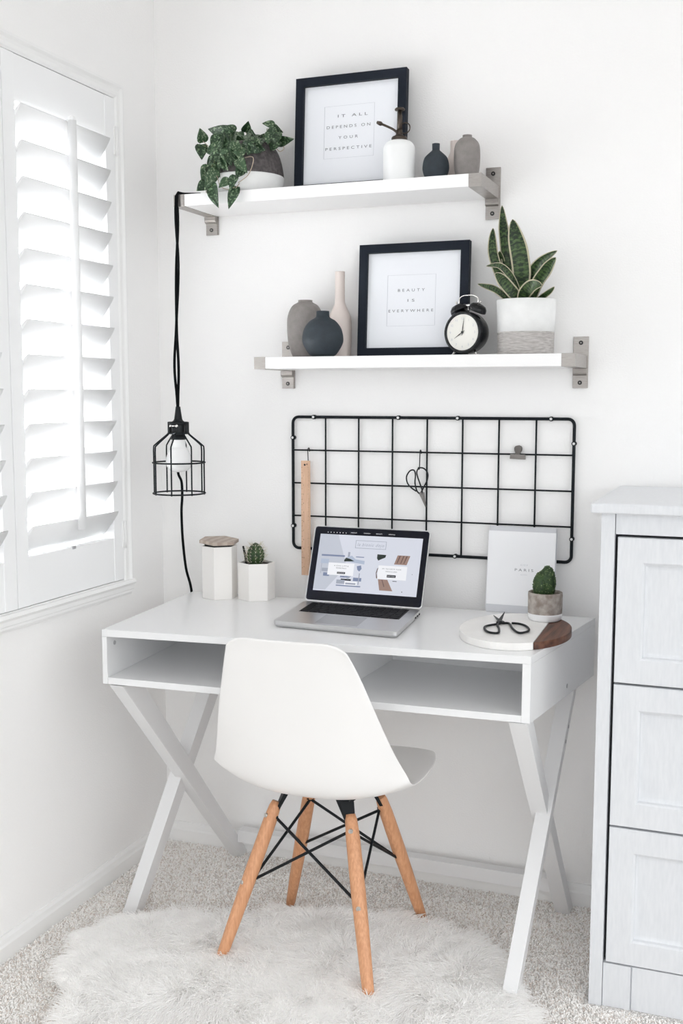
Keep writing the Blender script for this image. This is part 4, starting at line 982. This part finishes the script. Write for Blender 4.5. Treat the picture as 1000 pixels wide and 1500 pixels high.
def cactus_bm(c, rx, h, ribs, tilt=0., lobes=0.):
    b = BM(); n = 72; prof = []
    for i in range(15):
        t = i/14; prof.append((math.sin(PI*(.12+.88*t))**.62 if t < 1 else .02, t*h))
    rings = []
    for r_, z in prof:
        ring = []
        for k in range(n):
            a = 2*PI*k/n; q = r_*rx*(1+.09*abs(math.cos(a*ribs/2))-.05)
            ring.append(b.verts.new((c[0]+q*math.cos(a)+tilt*z, c[1]+q*math.sin(a), c[2]+z)))
        rings.append(ring)
    for k in range(len(rings)-1):
        for i in range(n): f = b.faces.new([rings[k][i],rings[k][(i+1)%n],rings[k+1][(i+1)%n],rings[k+1][i]]); f.smooth = True
    b.faces.new(rings[-1]); return b
cb = (.3490,-.118,H+.090); part('cactus_body', cactus_bm(cb,.0228,.060,11), M['cactus'], cp)
sb = BM(); ar = BM()
for k in range(11):
    a = 2*PI*(k+.0)/11
    for j in range(6):
        t = .18+.14*j; r_ = math.sin(PI*(.12+.88*t))**.62*.0228*1.03; p = V((cb[0]+r_*math.cos(a), cb[1]+r_*math.sin(a), cb[2]+t*.060))
        ball(ar, p, .0014, sub=1)
        for q in range(5):
            d = V((math.cos(a)+random.uniform(-.7,.7), math.sin(a)+random.uniform(-.7,.7), random.uniform(-.4,1.0)+t*.6)).normalized()
            tube(sb, [p, p+d*random.uniform(.008,.017)], [.00032,.00012], 4)
part('spines', sb, M['spine'], cp); part('areoles', ar, mat('areole_white',(.8,.78,.7),.8), cp)
# pen standing in the cactus pot
b = BM(); tube(b, [(.3240,-.122,H+.090),(.3195,-.119,H+.112),(.3105,-.114,H+.138)], [.0034,.0036,.0026], 10)
single('black_pen', 'short black pen poking out of the white hexagonal cactus pot', 'pen', b, M['blackmetal'], (.3240,-.122,H+.090))

# ================================================================== BOOK
bk = thing('city_guide_book', 'white book titled Paris standing against the wall on the desk', 'book', (1.045,-.05,H))
BX = Matrix.Translation((.9615,-.068,H+.0005)) @ Matrix.Rotation(math.radians(-7.5),4,'X')
bw, bh, bd = .1650, .2150, .018
b = BM(); box(b, (0,0,0), (bw,.0022,bh), .0006); box(b, (0,bd-.0022,0), (bw,bd,bh), .0006); box(b, (-.001,0,0), (.0015,bd,bh), .0006); part('cover', b, M['bookgrey'], bk, X=BX)
b = BM(); box(b, (.001,.0022,.002), (bw-.003,bd-.0022,bh-.002)); part('pages', b, M['pages'], bk, X=BX)
b = BM(); z0_, z1_ = .019, bh-.0125
box(b, (-.0018,-.0007,z0_), (bw+.0008,.0,z1_)); box(b, (-.0018,-.0007,z0_), (-.0011,bd+.0007,z1_)); box(b, (-.0018,bd,z0_), (bw+.0008,bd+.0007,z1_)); jk = part('dust_jacket', b, M['bookwhite'], bk, X=BX)
t = text_bm('PARIS', V((.0905,-.0008,.1045)), V((1,0,0)), V((0,0,1)), .0065, 1.6, .046)
part('title', t, M['ink'], jk, X=BX)
t = text_bm('CITY', V((.0905,-.0008,.1180)), V((1,0,0)), V((0,0,1)), .0038, 1.4, .018)
part('subtitle', t, M['inklight'], jk, X=BX)
part('imprint', text_bm('GUIDE', V((.0905,-.0008,.0950)), V((1,0,0)), V((0,0,1)), .0022, 1.4, .016), M['inklight'], jk, X=BX)
# second slim volume behind, showing past the left edge
b = BM(); BX2 = Matrix.Translation((.9535,-.0475,H+.0005)) @ Matrix.Rotation(math.radians(-7.5),4,'X')
box(b, (0,0,0), (.150,.006,.1990), .001)
single('slim_notebook', 'slim pale notebook standing behind the Paris book at its left', 'notebook', (bmesh.ops.transform(b, matrix=BX2, verts=b.verts[:]) or b), M['bookwhite'], (1.03,-.035,H))

# ================================================================== ROUND BOARD
bcx, bcy, br_ = 1.0800, -.3100, .1230
bd_ = thing('serving_board', 'round white marble board with a dark wood edge on the right of the desk', 'serving board', (bcx,bcy,H))
# marble part of the disc, and the wooden segment on its right
ln0, ln1 = V((1.1520,-.4260,0)), V((1.1420,-.2000,0))
u0, u1, u2, u3 = (1.1560,-.470), (1.1330,-.150), (1.1640,-.138), (1.1900,-.435)
rx_, ry_ = .1230, .1660; cyb = -.3080; cxb = 1.0870
def arc(a0, a1, n=40): return [(cxb+rx_*math.cos(math.radians(a0+(a1-a0)*i/n)), cyb+ry_*math.sin(math.radians(a0+(a1-a0)*i/n))) for i in range(n+1)]
marb = arc(62, 303); wood = arc(-56.5, 61.5, 20)
b = BM(); prism(b, marb, H+.0006, H+.0165, .0015); part('marble_disc', b, M['marble'], bd_)
b = BM(); prism(b, wood, H+.0006, H+.0165, .0015); part('wood_segment', b, M['darkwood'], bd_)
BT = H+.0166
# cactus in concrete pot
kc = (1.1325,-.200,BT)
kp = thing('lumpy_cactus', 'knobbly green cactus in a concrete pot with a white base on the round board', 'cactus', kc)
b = BM(); lathe(b, [(.0385,.016),(.0395,.0175),(.0400,.060),(.0395,.0655),(.038,.0665),(.0355,.0655),(.0345,.055)], kc, 48, cap=False); part('pot', b, M['concrete'], kp)
b = BM(); lathe(b, [(.034,0),(.0385,.003),(.0395,.014),(.0396,.0175)], kc, 48); part('pot_base', b, M['whiteglaze'], kp, 'white glazed base band')
b = BM(); lathe(b, [(.0350,.052),(.0350,.056),(.001,.058)], kc, 32); part('soil', b, M['soil'], kp)
def lump(c, rx, h, tilt): 
    b = BM()
    ball(b, (c[0]+tilt*h*.4,c[1],c[2]+h*.45), 1, (rx,rx,h*.55), 4)
    for v in b.verts:
        p = (v.co-V(c)); v.co += (v.co-V((c[0],c[1],c[2]+h*.4))).normalized()*(.0022*noise.noise(p*260)+.0016*noise.noise(p*520))
    return b
part('cactus_body', lump((kc[0]-.009,kc[1],kc[2]+.052),.0200,.062,.0), M['cactus'], kp)
part('cactus_arm', lump((kc[0]+.000,kc[1]+.003,kc[2]+.052),.0190,.075,.12), M['cactus'], kp)
tb = BM()
for c,rx,h in (((kc[0]-.009,kc[1],kc[2]+.052),.0200,.062),((kc[0]+.0036,kc[1]+.003,kc[2]+.052),.0190,.075)):
    for i in range(150):
        a = random.uniform(0,2*PI); t = random.uniform(-.55,1.); q = math.sqrt(max(0,1-t*t))
        p = V((c[0]+rx*q*math.cos(a), c[1]+rx*q*math.sin(a), c[2]+h*(.45+.55*t)))
        ball(tb, p, .0022*random.uniform(.6,1.), sub=1)
part('tubercles', tb, ramp_mat('tubercle_green','noise',(.02,.06,.015),(.20,.26,.11),.4,.66,300,.6), kp)
# scissors on the board
ds = thing('bonsai_scissors', 'black loop-handled scissors lying open on the marble board', 'scissors', (1.06,-.30,BT))
zs = BT+.0030
SCI = [[(1.052,-0.275),(1.044,-0.300),(1.025,-0.333),(1.030,-0.368),(1.047,-0.395),(1.066,-0.394),(1.058,-0.349),(1.046,-0.312),(1.045,-0.270)],[(1.048,-0.270),(1.052,-0.289),(1.067,-0.287),(1.087,-0.340),(1.109,-0.378),(1.123,-0.36),(1.122,-0.333),(1.108,-0.3),(1.089,-0.282),(1.072,-0.281)]]
for i,s in enumerate(SCI):
    b = BM(); tube(b, smoothpath([(x,y,zs+.0002*i) for x,y in s],5), .0026, 8); part('handle', b, M['scissor'], ds)
for (p,q,dz) in (((1.052,-.292),(1.016,-.222),.002),((1.044,-.292),(1.040,-.212),.010)):
    b = BM(); P0 = V((*p,zs+.001)); P1 = V((*q,zs+.001+dz)); d = (P1-P0).normalized(); s = V((-d.y,d.x,0))
    hexa(b, [P0-s*.0055-V((0,0,.0012)),P0+s*.0055-V((0,0,.0012)),P0+s*.0055+V((0,0,.0012)),P0-s*.0055+V((0,0,.0012)),P1-s*.0006-V((0,0,.0005)),P1+s*.0006-V((0,0,.0005)),P1+s*.0006+V((0,0,.0005)),P1-s*.0006+V((0,0,.0005))])
    part('blade', b, M['scissor'], ds)
b = BM(); tube(b, [(1.0480,-.287,zs-.002),(1.0480,-.287,zs+.0045)], .0036, 12); part('pivot_screw', b, M['scissor'], ds)

# ================================================================== LIGHT, CAMERA
w = bpy.data.worlds.new('World'); SC.world = w; w.use_nodes = True
nt = w.node_tree; bg = nt.nodes['Background']; bg.inputs['Strength'].default_value = 1.0
tc = nt.nodes.new('ShaderNodeTexCoord'); sp_ = nt.nodes.new('ShaderNodeSeparateXYZ'); mr = nt.nodes.new('ShaderNodeMapRange'); mx = nt.nodes.new('ShaderNodeMix'); mx.data_type = 'RGBA'
mr.inputs['From Min'].default_value = -.08; mr.inputs['From Max'].default_value = .04
SKY, GROUND = (2.08,2.14,2.18), (.90,.90,.90)
mx.inputs['A'].default_value = (*GROUND,1); mx.inputs['B'].default_value = (*SKY,1)
nt.links.new(tc.outputs['Generated'], sp_.inputs[0]); nt.links.new(sp_.outputs['Z'], mr.inputs['Value']); nt.links.new(mr.outputs['Result'], mx.inputs['Factor']); nt.links.new(mx.outputs['Result'], bg.inputs['Color'])
def area(name, loc, target, sx, sy, power, col=(1,1,1)):
    l = bpy.data.lights.new(name, 'AREA'); l.shape = 'RECTANGLE'; l.size = sx; l.size_y = sy; l.energy = power; l.color = col
    o = bpy.data.objects.new(name, l); COL.objects.link(o); o.location = loc
    o.rotation_euler = (V(target)-V(loc)).to_track_quat('-Z','Y').to_euler(); return o
area('daylight_window', (-1.0,-.6,1.2), (.9,-.6,1.15), 4.4, 3.0, 1150, (.98,.99,1))
area('rear_right_fill', (3.2,-3.6,1.3), (.2,-.3,.6), 2.0, 1.6, 8, (1,1,1))  # weak fill lamp added out of view to lift the left wall and floor
cam = bpy.data.cameras.new('camera'); co = bpy.data.objects.new('camera', cam); COL.objects.link(co)
R_ = V((0.933566,0.358406,0.000781)); U_ = V((-0.041048,0.104757,0.993650)); F_ = V((-0.356048,0.927670,-0.112509))
co.matrix_world = Matrix(((R_.x,U_.x,-F_.x,1.5938),(R_.y,U_.y,-F_.y,-2.7272),(R_.z,U_.z,-F_.z,1.2966),(0,0,0,1)))
cam.sensor_fit = 'HORIZONTAL'; cam.sensor_width = 36; cam.lens = 36*1609.44/1000; cam.shift_y = .01168/1.0; cam.clip_start = .05
SC.camera = co
SC.view_settings.view_transform = 'Standard'; SC.view_settings.look = 'None'; SC.view_settings.gamma = 1; SC.view_settings.use_curve_mapping = False
SC.view_settings.exposure = -0.07
SC.cycles.use_denoising = True; SC.cycles.max_bounces = 24; SC.cycles.diffuse_bounces = 16; SC.cycles.transmission_bounces = 16; SC.cycles.caustics_refractive = True
